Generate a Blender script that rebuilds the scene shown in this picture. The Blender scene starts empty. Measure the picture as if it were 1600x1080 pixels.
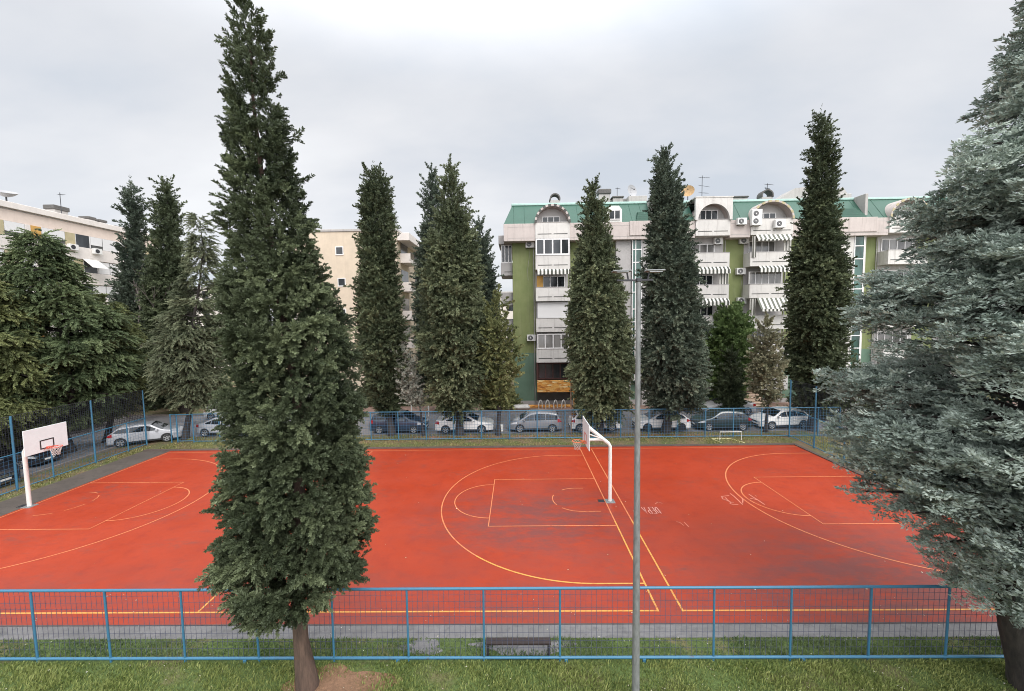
import bpy, math, random
import numpy as np
from mathutils import Vector, Matrix

SC = bpy.context.scene
COL = SC.collection
rng = np.random.default_rng(7)
random.seed(7)
PI = math.pi

# ------------------------------------------------------------------ camera model (measured from the photograph)
FPX, PITCH, YAW, ROLL, CAMH = 630.47, 0.0687644, -0.0136025, -0.0138971, 8.8738
def cam_axes():
    f = Vector((math.sin(YAW)*math.cos(PITCH), math.cos(YAW)*math.cos(PITCH), -math.sin(PITCH)))
    rt = f.cross(Vector((0, 0, 1))).normalized(); up = rt.cross(f)
    c, s = math.cos(ROLL), math.sin(ROLL)
    return f, c*rt + s*up, -s*rt + c*up
FW, RT, UP = cam_axes()
def ray(x, y): return FW + (x-800)/FPX*RT - (y-540)/FPX*UP
def at_depth(x, y, Y):
    d = ray(x, y); t = Y/d.y
    return Vector((0, 0, CAMH)) + d*t
def on_ground(x, y):
    d = ray(x, y); t = -CAMH/d.z
    return Vector((0, 0, CAMH)) + d*t

# ------------------------------------------------------------------ object helpers
def tag(o, label=None, cat=None, group=None, kind=None):
    if label: o['label'] = label
    if cat: o['category'] = cat
    if group: o['group'] = group
    if kind: o['kind'] = kind
    return o
def thing(name, label, cat, loc=(0, 0, 0), rz=0.0, group=None):
    o = bpy.data.objects.new(name, None); COL.objects.link(o)
    o.empty_display_size = 0.3
    o.location = loc; o.rotation_euler = (0, 0, rz)
    return tag(o, label, cat, group)
def wloc(o):
    v = Vector((0, 0, 0))
    while o is not None:
        v += o.location; o = o.parent
    return v

class MB:
    """collects shapes, links them as one mesh object"""
    def __init__(s): s.v = []; s.f = []; s.m = []; s.cur = 0
    def mat(s, i): s.cur = i; return s
    def add(s, vs, fs):
        b = len(s.v); s.v += [tuple(v) for v in vs]
        for f in fs: s.f.append([i+b for i in f]); s.m.append(s.cur)
        return s
    def box(s, x0, x1, y0, y1, z0, z1):
        vs = [(x, y, z) for z in (z0, z1) for y in (y0, y1) for x in (x0, x1)]
        return s.add(vs, [(0, 2, 3, 1), (4, 5, 7, 6), (0, 1, 5, 4), (2, 6, 7, 3), (0, 4, 6, 2), (1, 3, 7, 5)])
    def bbox(s, x0, x1, y0, y1, z0, z1, b=0.02):
        """box with chamfered edges"""
        vs = []; X = (x0, x1); Y = (y0, y1); Z = (z0, z1); idx = {}
        for i in (0, 1):
            for j in (0, 1):
                for k in (0, 1):
                    for a in range(3):
                        p = [X[i], Y[j], Z[k]]
                        for c in range(3):
                            if c != a: p[c] += b*(1 if (i, j, k)[c] == 0 else -1)
                        idx[(i, j, k, a)] = len(vs); vs.append(tuple(p))
        fs = []
        for a in range(3):
            o = [c for c in range(3) if c != a]
            for sd in (0, 1):
                q = []
                for (u, w) in ((0, 0), (1, 0), (1, 1), (0, 1)):
                    t = [0, 0, 0]; t[a] = sd; t[o[0]] = u; t[o[1]] = w
                    q.append(idx[(*t, a)])
                fs.append(q)
        for a in range(3):
            o = [c for c in range(3) if c != a]
            for u in (0, 1):
                for w in (0, 1):
                    t0 = [0, 0, 0]; t1 = [0, 0, 0]; t1[a] = 1
                    for t in (t0, t1): t[o[0]] = u; t[o[1]] = w
                    fs.append([idx[(*t0, o[0])], idx[(*t0, o[1])], idx[(*t1, o[1])], idx[(*t1, o[0])]])
        for i in (0, 1):
            for j in (0, 1):
                for k in (0, 1): fs.append([idx[(i, j, k, 0)], idx[(i, j, k, 1)], idx[(i, j, k, 2)]])
        return s.add(vs, fs)
    def quad(s, a, b, c, d): return s.add([a, b, c, d], [(0, 1, 2, 3)])
    def tube(s, path, rad, n=8, cap=True):
        path = [Vector(p) for p in path]
        rads = rad if isinstance(rad, (list, tuple)) else [rad]*len(path)
        vs = []; fs = []; ref = None
        for i, p in enumerate(path):
            t = (path[min(i+1, len(path)-1)] - path[max(i-1, 0)]).normalized()
            if ref is None:
                ref = Vector((1, 0, 0)) if abs(t.x) < 0.8 else Vector((0, 1, 0))
            a = (ref - t*ref.dot(t)).normalized(); b = t.cross(a); ref = a
            for k in range(n):
                th = 2*PI*k/n
                vs.append(p + (a*math.cos(th) + b*math.sin(th))*rads[i])
        for i in range(len(path)-1):
            for k in range(n):
                k2 = (k+1) % n
                fs.append((i*n+k, i*n+k2, (i+1)*n+k2, (i+1)*n+k))
        if cap:
            fs.append(tuple(range(n-1, -1, -1))); fs.append(tuple((len(path)-1)*n+k for k in range(n)))
        return s.add(vs, fs)
    def disc(s, c, r, axis='y', n=20, flip=False, r0=0):
        vs = []
        for k in range(n):
            th = 2*PI*k/n; a, b = r*math.cos(th), r*math.sin(th)
            vs.append({'y': (c[0]+a, c[1], c[2]+b), 'x': (c[0], c[1]+a, c[2]+b), 'z': (c[0]+a, c[1]+b, c[2])}[axis])
        f = tuple(range(n))
        return s.add(vs, [f[::-1] if flip else f])
    def prism(s, poly, y0, y1):
        """polygon in (x, z) extruded along y"""
        n = len(poly)
        vs = [(x, y0, z) for x, z in poly] + [(x, y1, z) for x, z in poly]
        fs = [tuple(range(n)), tuple(range(2*n-1, n-1, -1))]
        for k in range(n): fs.append((k, n+k, n+(k+1) % n, (k+1) % n))
        return s.add(vs, fs)
    def build(s, name, mats, parent=None, smooth=False, local=False, angle=None):
        if not isinstance(mats, (list, tuple)): mats = [mats]
        me = bpy.data.meshes.new(name)
        off = wloc(parent) if (parent is not None and not local) else Vector((0, 0, 0))
        me.from_pydata([(v[0]-off.x, v[1]-off.y, v[2]-off.z) for v in s.v], [], s.f)
        for m in mats: me.materials.append(m)
        if len(mats) > 1: me.polygons.foreach_set('material_index', s.m)
        if smooth:
            me.polygons.foreach_set('use_smooth', [True]*len(me.polygons))
            if angle: me.set_sharp_from_angle(angle=angle)
        me.update()
        o = bpy.data.objects.new(name, me); COL.objects.link(o)
        if parent is not None: o.parent = parent
        return o

# ------------------------------------------------------------------ materials
def new_mat(name):
    m = bpy.data.materials.new(name); m.use_nodes = True
    nt = m.node_tree; b = nt.nodes['Principled BSDF']
    return m, nt, b
def noise(nt, scale, detail=4, rough=0.6, coord='Object', stretch=None):
    tc = nt.nodes.new('ShaderNodeTexCoord'); n = nt.nodes.new('ShaderNodeTexNoise')
    n.inputs['Scale'].default_value = scale; n.inputs['Detail'].default_value = detail
    n.inputs['Roughness'].default_value = rough
    if stretch:
        mp = nt.nodes.new('ShaderNodeMapping'); mp.inputs['Scale'].default_value = stretch
        nt.links.new(tc.outputs[coord], mp.inputs['Vector']); nt.links.new(mp.outputs['Vector'], n.inputs['Vector'])
    else: nt.links.new(tc.outputs[coord], n.inputs['Vector'])
    return n.outputs['Fac']
def ramp(nt, fac, stops):
    r = nt.nodes.new('ShaderNodeValToRGB'); e = r.color_ramp.elements
    while len(e) < len(stops): e.new(0.5)
    for i, (p, c) in enumerate(stops):
        e[i].position = p; e[i].color = (*c, 1) if len(c) == 3 else c
    nt.links.new(fac, r.inputs['Fac']); return r.outputs['Color']
def mixc(nt, fac, a, b, mode='MIX'):
    m = nt.nodes.new('ShaderNodeMix'); m.data_type = 'RGBA'; m.blend_type = mode
    for sock, v in ((m.inputs[0], fac), (m.inputs[6], a), (m.inputs[7], b)):
        if isinstance(v, (int, float)): sock.default_value = v
        elif isinstance(v, tuple): sock.default_value = (*v, 1)
        else: nt.links.new(v, sock)
    return m.outputs[2]
def math_n(nt, op, a, b=0.0, clamp=False):
    m = nt.nodes.new('ShaderNodeMath'); m.operation = op; m.use_clamp = clamp
    for i, v in enumerate((a, b)):
        if isinstance(v, (int, float)): m.inputs[i].default_value = v
        else: nt.links.new(v, m.inputs[i])
    return m.outputs[0]
def bump(nt, b, h, strength=0.3, dist=0.02):
    n = nt.nodes.new('ShaderNodeBump'); n.inputs['Strength'].default_value = strength
    n.inputs['Distance'].default_value = dist
    nt.links.new(h, n.inputs['Height']); nt.links.new(n.outputs['Normal'], b.inputs['Normal'])
def scale_c(c, k): return tuple(min(1.0, x*k) for x in c)
def plain(name, col, rough=0.6, var=0.12, scale=3.0, metal=0.0, bmp=0.0, bscale=60, stretch=None, spec=0.5, coat=0.0):
    m, nt, b = new_mat(name)
    f = noise(nt, scale, 5, 0.65, stretch=stretch)
    c = ramp(nt, f, [(0.25, scale_c(col, 1-var)), (0.75, scale_c(col, 1+var))])
    nt.links.new(c, b.inputs['Base Color'])
    b.inputs['Roughness'].default_value = rough; b.inputs['Metallic'].default_value = metal
    b.inputs['Specular IOR Level'].default_value = spec; b.inputs['Coat Weight'].default_value = coat
    if bmp: bump(nt, b, noise(nt, bscale, 3), bmp, 0.01)
    return m
def stained(name, col, stain, amt=0.5, rough=0.85):
    """painted render with vertical run-off streaks and blotches (wear with a shape of its own)"""
    m, nt, b = new_mat(name)
    base = ramp(nt, noise(nt, 0.9, 5, 0.7), [(0.3, scale_c(col, 0.9)), (0.7, scale_c(col, 1.06))])
    st = noise(nt, 1.0, 6, 0.7, stretch=(3.2, 3.2, 0.22))
    k = ramp(nt, st, [(0.52, (0, 0, 0)), (0.72, (1, 1, 1))])
    fine = noise(nt, 5, 6, 0.75)
    k2 = ramp(nt, fine, [(0.55, (0, 0, 0)), (0.75, (1, 1, 1))])
    kk = math_n(nt, 'MULTIPLY', math_n(nt, 'ADD', math_n(nt, 'MULTIPLY', k, 0.8), math_n(nt, 'MULTIPLY', k2, 0.4)), amt, True)
    nt.links.new(mixc(nt, kk, base, stain), b.inputs['Base Color'])
    b.inputs['Roughness'].default_value = rough
    bump(nt, b, noise(nt, 40, 3), 0.15, 0.01)
    return m
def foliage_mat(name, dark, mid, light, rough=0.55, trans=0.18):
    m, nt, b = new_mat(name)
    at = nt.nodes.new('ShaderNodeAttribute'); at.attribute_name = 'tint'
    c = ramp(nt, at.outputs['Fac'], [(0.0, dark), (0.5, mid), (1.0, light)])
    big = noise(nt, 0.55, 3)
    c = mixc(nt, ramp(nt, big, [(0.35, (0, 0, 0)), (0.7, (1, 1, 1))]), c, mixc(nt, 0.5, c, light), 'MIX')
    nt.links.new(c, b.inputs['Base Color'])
    b.inputs['Roughness'].default_value = rough; b.inputs['Specular IOR Level'].default_value = 0.3
    tr = nt.nodes.new('ShaderNodeBsdfTranslucent'); nt.links.new(c, tr.inputs['Color'])
    ms = nt.nodes.new('ShaderNodeMixShader'); ms.inputs[0].default_value = trans
    nt.links.new(b.outputs[0], ms.inputs[1]); nt.links.new(tr.outputs[0], ms.inputs[2])
    nt.links.new(ms.outputs[0], nt.nodes['Material Output'].inputs['Surface'])
    return m
def bark_mat(name, a, b_):
    m, nt, b = new_mat(name)
    f = noise(nt, 9, 6, 0.7, stretch=(1, 1, 0.16))
    nt.links.new(ramp(nt, f, [(0.3, a), (0.7, b_)]), b.inputs['Base Color'])
    b.inputs['Roughness'].default_value = 0.9
    bump(nt, b, f, 1.0, 0.05)
    return m

def court_mat():
    m, nt, b = new_mat('red_court_coating')
    f1 = noise(nt, 0.23, 6, 0.62); f2 = noise(nt, 1.7, 8, 0.72); f3 = noise(nt, 70, 2, 0.5)
    c = ramp(nt, f1, [(0.3, (0.300, 0.033, 0.0095)), (0.7, (0.365, 0.043, 0.0135))])
    c = mixc(nt, ramp(nt, f2, [(0.50, (0, 0, 0)), (0.68, (0.5, 0.5, 0.5))]), c, (0.225, 0.026, 0.015))
    # worn grey patches, with a scuffed shape
    f4 = noise(nt, 0.33, 7, 0.72, stretch=(0.6, 1.25, 1)); f5 = noise(nt, 2.6, 6, 0.75, stretch=(0.7, 1.5, 1))
    wear = math_n(nt, 'MULTIPLY', ramp(nt, f4, [(0.52, (0, 0, 0)), (0.66, (1, 1, 1))]), ramp(nt, f5, [(0.45, (0, 0, 0)), (0.7, (1, 1, 1))]))
    c = mixc(nt, math_n(nt, 'MULTIPLY', wear, 0.95), c, (0.13, 0.055, 0.045))
    # the playing surface is more worn in front of the middle basket and in the near right corner
    tc = nt.nodes.new('ShaderNodeTexCoord')
    def blob(cx, cy, rx, ry):
        mp = nt.nodes.new('ShaderNodeMapping'); mp.vector_type = 'POINT'
        mp.inputs['Location'].default_value = (-cx/rx, -cy/ry, 0); mp.inputs['Scale'].default_value = (1/rx, 1/ry, 0)
        g = nt.nodes.new('ShaderNodeTexGradient'); g.gradient_type = 'SPHERICAL'
        nt.links.new(tc.outputs['Object'], mp.inputs['Vector']); nt.links.new(mp.outputs['Vector'], g.inputs['Vector'])
        return g.outputs['Fac']
    bl = math_n(nt, 'MAXIMUM', math_n(nt, 'MULTIPLY', blob(0.8, 17.3, 7.0, 4.6), 1.25), blob(12.5, 14.0, 9, 4.2))
    bl = math_n(nt, 'MAXIMUM', bl, math_n(nt, 'MULTIPLY', blob(14.0, 12.5, 11, 5.0), 1.5))
    bl = math_n(nt, 'MAXIMUM', bl, math_n(nt, 'MULTIPLY', blob(-3, 11.3, 40, 3.4), 0.75))
    f6 = noise(nt, 0.9, 10, 0.8, stretch=(0.6, 1.5, 1))
    wk = math_n(nt, 'MULTIPLY', math_n(nt, 'MULTIPLY', bl, 1.25), ramp(nt, f6, [(0.38, (0.06, 0.06, 0.06)), (0.60, (1, 1, 1))]), True)
    c = mixc(nt, math_n(nt, 'MULTIPLY', wk, 0.80), c, (0.135, 0.050, 0.047))
    fl = ramp(nt, noise(nt, 3.4, 9, 0.8, stretch=(0.55, 1.9, 1)), [(0.56, (0, 0, 0)), (0.70, (1, 1, 1))])
    fl = math_n(nt, 'MULTIPLY', fl, ramp(nt, noise(nt, 0.35, 4, 0.6), [(0.4, (0.15, 0.15, 0.15)), (0.62, (1, 1, 1))]))
    c = mixc(nt, math_n(nt, 'MULTIPLY', fl, 0.62), c, (0.15, 0.024, 0.016))
    c = mixc(nt, ramp(nt, f3, [(0.3, (0.18, 0.18, 0.18)), (0.7, (0, 0, 0))]), c, (0.19, 0.023, 0.015))
    nt.links.new(c, b.inputs['Base Color'])
    r = ramp(nt, noise(nt, 0.4, 6, 0.7), [(0.35, (0.40, 0.40, 0.40)), (0.65, (0.62, 0.62, 0.62))])
    nt.links.new(r, b.inputs['Roughness'])
    b.inputs['Specular IOR Level'].default_value = 0.28
    bump(nt, b, f3, 0.25, 0.004)
    return m
def line_mat(name, col, under):
    m, nt, b = new_mat(name)
    f = noise(nt, 6, 7, 0.75)
    nt.links.new(mixc(nt, ramp(nt, f, [(0.52, (0, 0, 0)), (0.68, (1, 1, 1))]), col, under), b.inputs['Base Color'])
    b.inputs['Roughness'].default_value = 0.55
    return m
def asphalt_mat(name, col, wet=False):
    m, nt, b = new_mat(name)
    f1 = noise(nt, 0.5, 6, 0.7); f2 = noise(nt, 50, 3, 0.6); f3 = noise(nt, 3.0, 6, 0.75)
    c = ramp(nt, f1, [(0.3, scale_c(col, 0.75)), (0.7, scale_c(col, 1.2))])
    c = mixc(nt, ramp(nt, f3, [(0.50, (0, 0, 0)), (0.66, (0.8, 0.8, 0.8))]), c, scale_c(col, 0.5))
    c = mixc(nt, ramp(nt, noise(nt, 0.9, 8, 0.75, stretch=(0.5, 2.0, 1)), [(0.52, (0, 0, 0)), (0.62, (0.7, 0.7, 0.7))]), c, scale_c(col, 0.62))
    c = mixc(nt, ramp(nt, f2, [(0.35, (0.3, 0.3, 0.3)), (0.7, (0, 0, 0))]), c, scale_c(col, 0.5))
    nt.links.new(c, b.inputs['Base Color'])
    if wet:
        nt.links.new(ramp(nt, f1, [(0.4, (0.3, 0.3, 0.3)), (0.6, (0.65, 0.65, 0.65))]), b.inputs['Roughness'])
    else: b.inputs['Roughness'].default_value = 0.8
    bump(nt, b, f2, 0.4, 0.006)
    return m
def soil_mat(name, green, brown, thr=(0.42, 0.6)):
    m, nt, b = new_mat(name)
    f1 = noise(nt, 0.6, 6, 0.7); f2 = noise(nt, 14, 6, 0.75); f3 = noise(nt, 55, 4, 0.7)
    g = ramp(nt, f2, [(0.25, scale_c(green, 0.5)), (0.55, green), (0.8, scale_c(green, 1.7))])
    d = ramp(nt, f2, [(0.25, scale_c(brown, 0.6)), (0.75, scale_c(brown, 1.3))])
    k = ramp(nt, f1, [(thr[0], (0, 0, 0)), (thr[1], (1, 1, 1))])
    nt.links.new(mixc(nt, k, g, d), b.inputs['Base Color'])
    b.inputs['Roughness'].default_value = 0.95
    bump(nt, b, math_n(nt, 'ADD', f2, f3), 0.9, 0.04)
    return m
def striped_mat(name, a, b_, width, axis='X'):
    m, nt, b = new_mat(name)
    tc = nt.nodes.new('ShaderNodeTexCoord'); sp = nt.nodes.new('ShaderNodeSeparateXYZ')
    nt.links.new(tc.outputs['Object'], sp.inputs[0])
    fr = math_n(nt, 'FRACT', math_n(nt, 'MULTIPLY', sp.outputs[axis], 1.0/width))
    k = math_n(nt, 'GREATER_THAN', fr, 0.5)
    nt.links.new(mixc(nt, k, a, b_), b.inputs['Base Color']); b.inputs['Roughness'].default_value = 0.85
    return m
def stone_mat():
    m, nt, b = new_mat('orange_stone_cladding')
    tc = nt.nodes.new('ShaderNodeTexCoord')
    mp = nt.nodes.new('ShaderNodeMapping'); mp.inputs['Scale'].default_value = (2.6, 2.6, 7.5)
    v = nt.nodes.new('ShaderNodeTexVoronoi'); v.inputs['Scale'].default_value = 1.0
    nt.links.new(tc.outputs['Object'], mp.inputs['Vector']); nt.links.new(mp.outputs['Vector'], v.inputs['Vector'])
    sp = nt.nodes.new('ShaderNodeSeparateColor'); nt.links.new(v.outputs['Color'], sp.inputs[0])
    nt.links.new(ramp(nt, sp.outputs[0], [(0.0, (0.42, 0.15, 0.035)), (0.45, (0.72, 0.31, 0.06)), (0.8, (0.78, 0.44, 0.13)), (1, (0.82, 0.62, 0.32))]), b.inputs['Base Color'])
    b.inputs['Roughness'].default_value = 0.85
    bump(nt, b, v.outputs['Distance'], 0.6, 0.05)
    return m
def brick_wall_mat(name, a, b_, mortar, scale=4.0):
    m, nt, b = new_mat(name)
    tc = nt.nodes.new('ShaderNodeTexCoord'); br = nt.nodes.new('ShaderNodeTexBrick')
    br.inputs['Scale'].default_value = scale
    br.inputs['Color1'].default_value = (*a, 1); br.inputs['Color2'].default_value = (*b_, 1); br.inputs['Mortar'].default_value = (*mortar, 1)
    nt.links.new(tc.outputs['Object'], br.inputs['Vector'])
    nt.links.new(mixc(nt, 0.35, br.outputs['Color'], ramp(nt, noise(nt, 1.2, 6), [(0.3, scale_c(a, 0.6)), (0.7, scale_c(b_, 1.2))])), b.inputs['Base Color'])
    b.inputs['Roughness'].default_value = 0.85
    return m
def green_wall_mat():
    m, nt, b = new_mat('green_painted_render')
    tc = nt.nodes.new('ShaderNodeTexCoord'); sp = nt.nodes.new('ShaderNodeSeparateXYZ'); nt.links.new(tc.outputs['Object'], sp.inputs[0])
    # lower storey repainted in a bluer green, up to a hard edge
    k = math_n(nt, 'GREATER_THAN', sp.outputs['Z'], 5.35)
    low = ramp(nt, noise(nt, 0.7, 6, 0.7), [(0.3, (0.105, 0.175, 0.125)), (0.7, (0.135, 0.215, 0.155))])
    upc = ramp(nt, noise(nt, 0.45, 6, 0.7), [(0.3, (0.155, 0.190, 0.072)), (0.7, (0.215, 0.24, 0.105))])
    pale = ramp(nt, noise(nt, 0.8, 6, 0.75, stretch=(2.5, 2.5, 0.3)), [(0.5, (0, 0, 0)), (0.75, (1, 1, 1))])
    upc = mixc(nt, math_n(nt, 'MULTIPLY', pale, 0.4), upc, (0.30, 0.31, 0.17))
    c = mixc(nt, k, low, upc)
    st = ramp(nt, noise(nt, 1.1, 7, 0.75, stretch=(2.2, 2.2, 0.18)), [(0.55, (0, 0, 0)), (0.8, (1, 1, 1))])
    c = mixc(nt, math_n(nt, 'MULTIPLY', st, 0.45), c, (0.09, 0.10, 0.07))
    nt.links.new(c, b.inputs['Base Color']); b.inputs['Roughness'].default_value = 0.9
    bump(nt, b, noise(nt, 30, 4), 0.2, 0.02)
    return m
def glass_mat(name, col=(0.03, 0.035, 0.04), rough=0.08):
    m, nt, b = new_mat(name)
    f = noise(nt, 0.8, 3, 0.5, stretch=(1.2, 1.2, 0.4))
    nt.links.new(ramp(nt, f, [(0.35, scale_c(col, 0.6)), (0.65, scale_c(col, 2.0))]), b.inputs['Base Color'])
    b.inputs['Roughness'].default_value = rough; b.inputs['Specular IOR Level'].default_value = 0.6
    return m

M = {}
M['court'] = court_mat()
M['yellow_line'] = line_mat('yellow_court_paint', (0.58, 0.28, 0.06), (0.42, 0.09, 0.028))
M['orange_line'] = line_mat('faded_orange_paint', (0.56, 0.185, 0.075), (0.42, 0.062, 0.026))
M['chalk'] = line_mat('chalk_scrawl', (0.52, 0.20, 0.145), (0.6, 0.14, 0.08))
M['chalk_white'] = line_mat('white_scrawl', (0.58, 0.33, 0.29), (0.7, 0.3, 0.24))
M['asphalt'] = asphalt_mat('grey_asphalt', (0.17, 0.165, 0.165), True)
M['road'] = asphalt_mat('road_asphalt', (0.185, 0.175, 0.175), True)
M['dark_asphalt'] = asphalt_mat('dark_asphalt', (0.095, 0.077, 0.064))
M['pave'] = asphalt_mat('pavement_slabs', (0.27, 0.17, 0.13))
M['kerb'] = plain('kerb_concrete', (0.20, 0.17, 0.15), 0.9, 0.25, 2.5, bmp=0.3)
M['soil'] = soil_mat('rough_grass_ground', (0.105, 0.125, 0.04), (0.19, 0.125, 0.075))
M['lawn'] = soil_mat('lawn_ground', (0.105, 0.155, 0.04), (0.21, 0.165, 0.085), (0.52, 0.7))
M['dirt'] = soil_mat('bare_dirt', (0.25, 0.145, 0.08), (0.32, 0.18, 0.11))
M['blue'] = line_mat('blue_fence_paint', (0.043, 0.155, 0.255), (0.050, 0.125, 0.19))
_nt = M['blue'].node_tree; _b = _nt.nodes['Principled BSDF']; _b.inputs['Roughness'].default_value = 0.42
_old = _b.inputs['Base Color'].links[0].from_socket
_nt.links.new(mixc(_nt, ramp(_nt, noise(_nt, 3.1, 8, 0.8), [(0.60, (0, 0, 0)), (0.68, (0.75, 0.75, 0.75))]), _old, (0.10, 0.055, 0.035)), _b.inputs['Base Color'])
M['blue_dark'] = plain('blue_wire_mesh', (0.05, 0.13, 0.23), 0.55, 0.2, 4)
M['grey_wire'] = plain('grey_wire_mesh', (0.09, 0.10, 0.16), 0.5, 0.25, 4, metal=0.3)
M['net'] = plain('dark_netting', (0.016, 0.02, 0.028), 0.9, 0.3, 4)
M['galv'] = plain('galvanised_steel', (0.20, 0.205, 0.205), 0.6, 0.38, 14, metal=0.25, stretch=(1, 1, 0.3))
M['white_paint'] = plain('white_steel_paint', (0.72, 0.71, 0.67), 0.45, 0.08, 4)
M['board'] = plain('white_backboard', (0.71, 0.74, 0.74), 0.4, 0.06, 3)
M['black_paint'] = plain('black_paint', (0.03, 0.028, 0.028), 0.5)
M['rim_red'] = plain('red_rim_paint', (0.62, 0.10, 0.06), 0.45)
M['rim_orange'] = plain('orange_rim_paint', (0.66, 0.17, 0.07), 0.45)
M['net_white'] = plain('white_cord', (0.55, 0.47, 0.43), 0.8)
M['bench_wood'] = plain('dark_bench_timber', (0.022, 0.013, 0.012), 0.6, 0.3, 8)
M['metal_dark'] = plain('dark_metal', (0.045, 0.045, 0.05), 0.45, 0.2, 6, metal=0.4)
M['pale_wall'] = stained('off_white_render', (0.62, 0.595, 0.565), (0.22, 0.19, 0.17), 0.6)
M['grey_wall'] = stained('grey_render', (0.42, 0.40, 0.39), (0.24, 0.23, 0.22), 0.5)
M['pinkish'] = stained('pinkish_fascia_render', (0.52, 0.455, 0.425), (0.22, 0.18, 0.16), 0.65)
M['green_wall'] = green_wall_mat()
M['green_roof'] = stained('green_metal_roof', (0.034, 0.100, 0.070), (0.045, 0.085, 0.068), 0.45, 0.5)
M['mint_trim'] = plain('mint_roof_trim', (0.36, 0.52, 0.47), 0.6, 0.12, 2)
M['white_frame'] = plain('white_window_frame', (0.74, 0.72, 0.71), 0.5, 0.05, 3)
M['glass'] = glass_mat('window_glass', (0.022, 0.025, 0.028), 0.14)
M['curtain_glass'] = glass_mat('curtained_window_glass', (0.12, 0.115, 0.11))
M['green_glass'] = glass_mat('green_stair_glass', (0.028, 0.068, 0.056))
M['shutter'] = striped_mat('white_roller_shutter', (0.72, 0.71, 0.70), (0.64, 0.63, 0.63), 0.08, 'Z')
M['awning'] = striped_mat('striped_awning_cloth', (0.70, 0.67, 0.63), (0.13, 0.14, 0.115), 0.42, 'X')
M['scallop'] = striped_mat('striped_awning_fringe', (0.74, 0.72, 0.68), (0.07, 0.075, 0.06), 0.36, 'X')
M['curtain_stripe'] = striped_mat('striped_side_blind', (0.62, 0.60, 0.56), (0.10, 0.10, 0.085), 0.26, 'X')
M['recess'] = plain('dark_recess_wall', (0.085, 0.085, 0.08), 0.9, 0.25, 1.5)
M['brown_frame'] = plain('dark_brown_timber', (0.075, 0.028, 0.024), 0.6, 0.25, 5)
M['stone'] = stone_mat()
M['kerb_dark'] = plain('dark_damp_kerb', (0.085, 0.062, 0.052), 0.8, 0.3, 2.5, bmp=0.3)
M['beige_wall'] = stained('beige_render', (0.60, 0.50, 0.385), (0.42, 0.34, 0.26), 0.35)
M['cream_wall'] = stained('cream_render', (0.72, 0.60, 0.52), (0.5, 0.40, 0.34), 0.3)
M['cream_white'] = stained('cream_white_panel', (0.70, 0.645, 0.60), (0.45, 0.42, 0.4), 0.3)
M['ochre'] = plain('ochre_panel', (0.55, 0.31, 0.085), 0.8, 0.15, 2)
M['khaki'] = plain('khaki_panel', (0.42, 0.36, 0.22), 0.8, 0.15, 2)
M['ac_white'] = plain('white_ac_casing', (0.70, 0.69, 0.67), 0.5, 0.06, 3)
M['chimney'] = stained('grey_chimney_render', (0.40, 0.38, 0.36), (0.15, 0.14, 0.13), 0.6)
M['dark_tile'] = plain('dark_weathered_cap', (0.10, 0.095, 0.09), 0.85, 0.3, 5)
M['dish'] = plain('grey_dish_mesh', (0.36, 0.36, 0.37), 0.6, 0.1, 4)
M['dish_orange'] = plain('rusty_orange_dish', (0.42, 0.27, 0.13), 0.6, 0.3, 6)
M['step'] = plain('pale_pink_step', (0.62, 0.50, 0.40), 0.85, 0.12, 3)
M['step_riser'] = plain('step_riser', (0.44, 0.33, 0.25), 0.85, 0.15, 3)
M['rust'] = plain('rusty_post', (0.24, 0.15, 0.10), 0.8, 0.3, 6)
M['bark'] = bark_mat('reddish_bark', (0.045, 0.03, 0.024), (0.15, 0.095, 0.07))
M['bark_dark'] = bark_mat('dark_bark', (0.02, 0.018, 0.018), (0.075, 0.062, 0.055))
M['twig'] = plain('bare_twigs', (0.16, 0.13, 0.12), 0.9)
M['tyre'] = plain('tyre_rubber', (0.018, 0.018, 0.019), 0.8)
M['alloy'] = plain('alloy_rim', (0.42, 0.43, 0.45), 0.35, 0.1, 5, metal=0.6)
M['car_glass'] = glass_mat('car_glass', (0.012, 0.014, 0.016), 0.05)
M['trim'] = plain('black_plastic_trim', (0.022, 0.022, 0.024), 0.55)
M['lamp_clear'] = plain('clear_headlamp', (0.55, 0.57, 0.6), 0.15, 0.2, 9)
M['lamp_red'] = plain('red_tail_lamp', (0.35, 0.02, 0.02), 0.2, 0.2, 9)
M['chrome'] = plain('chrome_strip', (0.75, 0.76, 0.78), 0.12, 0.05, 5, metal=1.0)
M['plate'] = plain('number_plate', (0.72, 0.72, 0.70), 0.4, 0.03)
def car_paint(name, col, rough=0.28): return plain(name, col, rough, 0.04, 1.5, metal=0.0, coat=0.7)
# ------------------------------------------------------------------ camera, light, sky
cam = bpy.data.cameras.new('camera'); co = bpy.data.objects.new('camera', cam); COL.objects.link(co)
cam.sensor_fit = 'HORIZONTAL'; cam.sensor_width = 36.0; cam.lens = 36.0*FPX/1600.0
cam.clip_start = 0.1; cam.clip_end = 2000
mw = Matrix((( RT.x, UP.x, -FW.x, 0), (RT.y, UP.y, -FW.y, 0), (RT.z, UP.z, -FW.z, CAMH), (0, 0, 0, 1)))
co.matrix_world = mw
SC.camera = co

SUN_EL, SUN_AZ = math.radians(48), math.radians(152)     # azimuth clockwise from +Y
w = bpy.data.worlds.new('World'); SC.world = w; w.use_nodes = True
nt = w.node_tree
bg = nt.nodes['Background']; outw = nt.nodes['World Output']
sky = nt.nodes.new('ShaderNodeTexSky'); sky.sky_type = 'NISHITA'; sky.sun_disc = False
sky.sun_elevation = SUN_EL; sky.sun_rotation = SUN_AZ
bg.inputs['Strength'].default_value = 0.10
nt.links.new(sky.outputs[0], bg.inputs['Color'])
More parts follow.
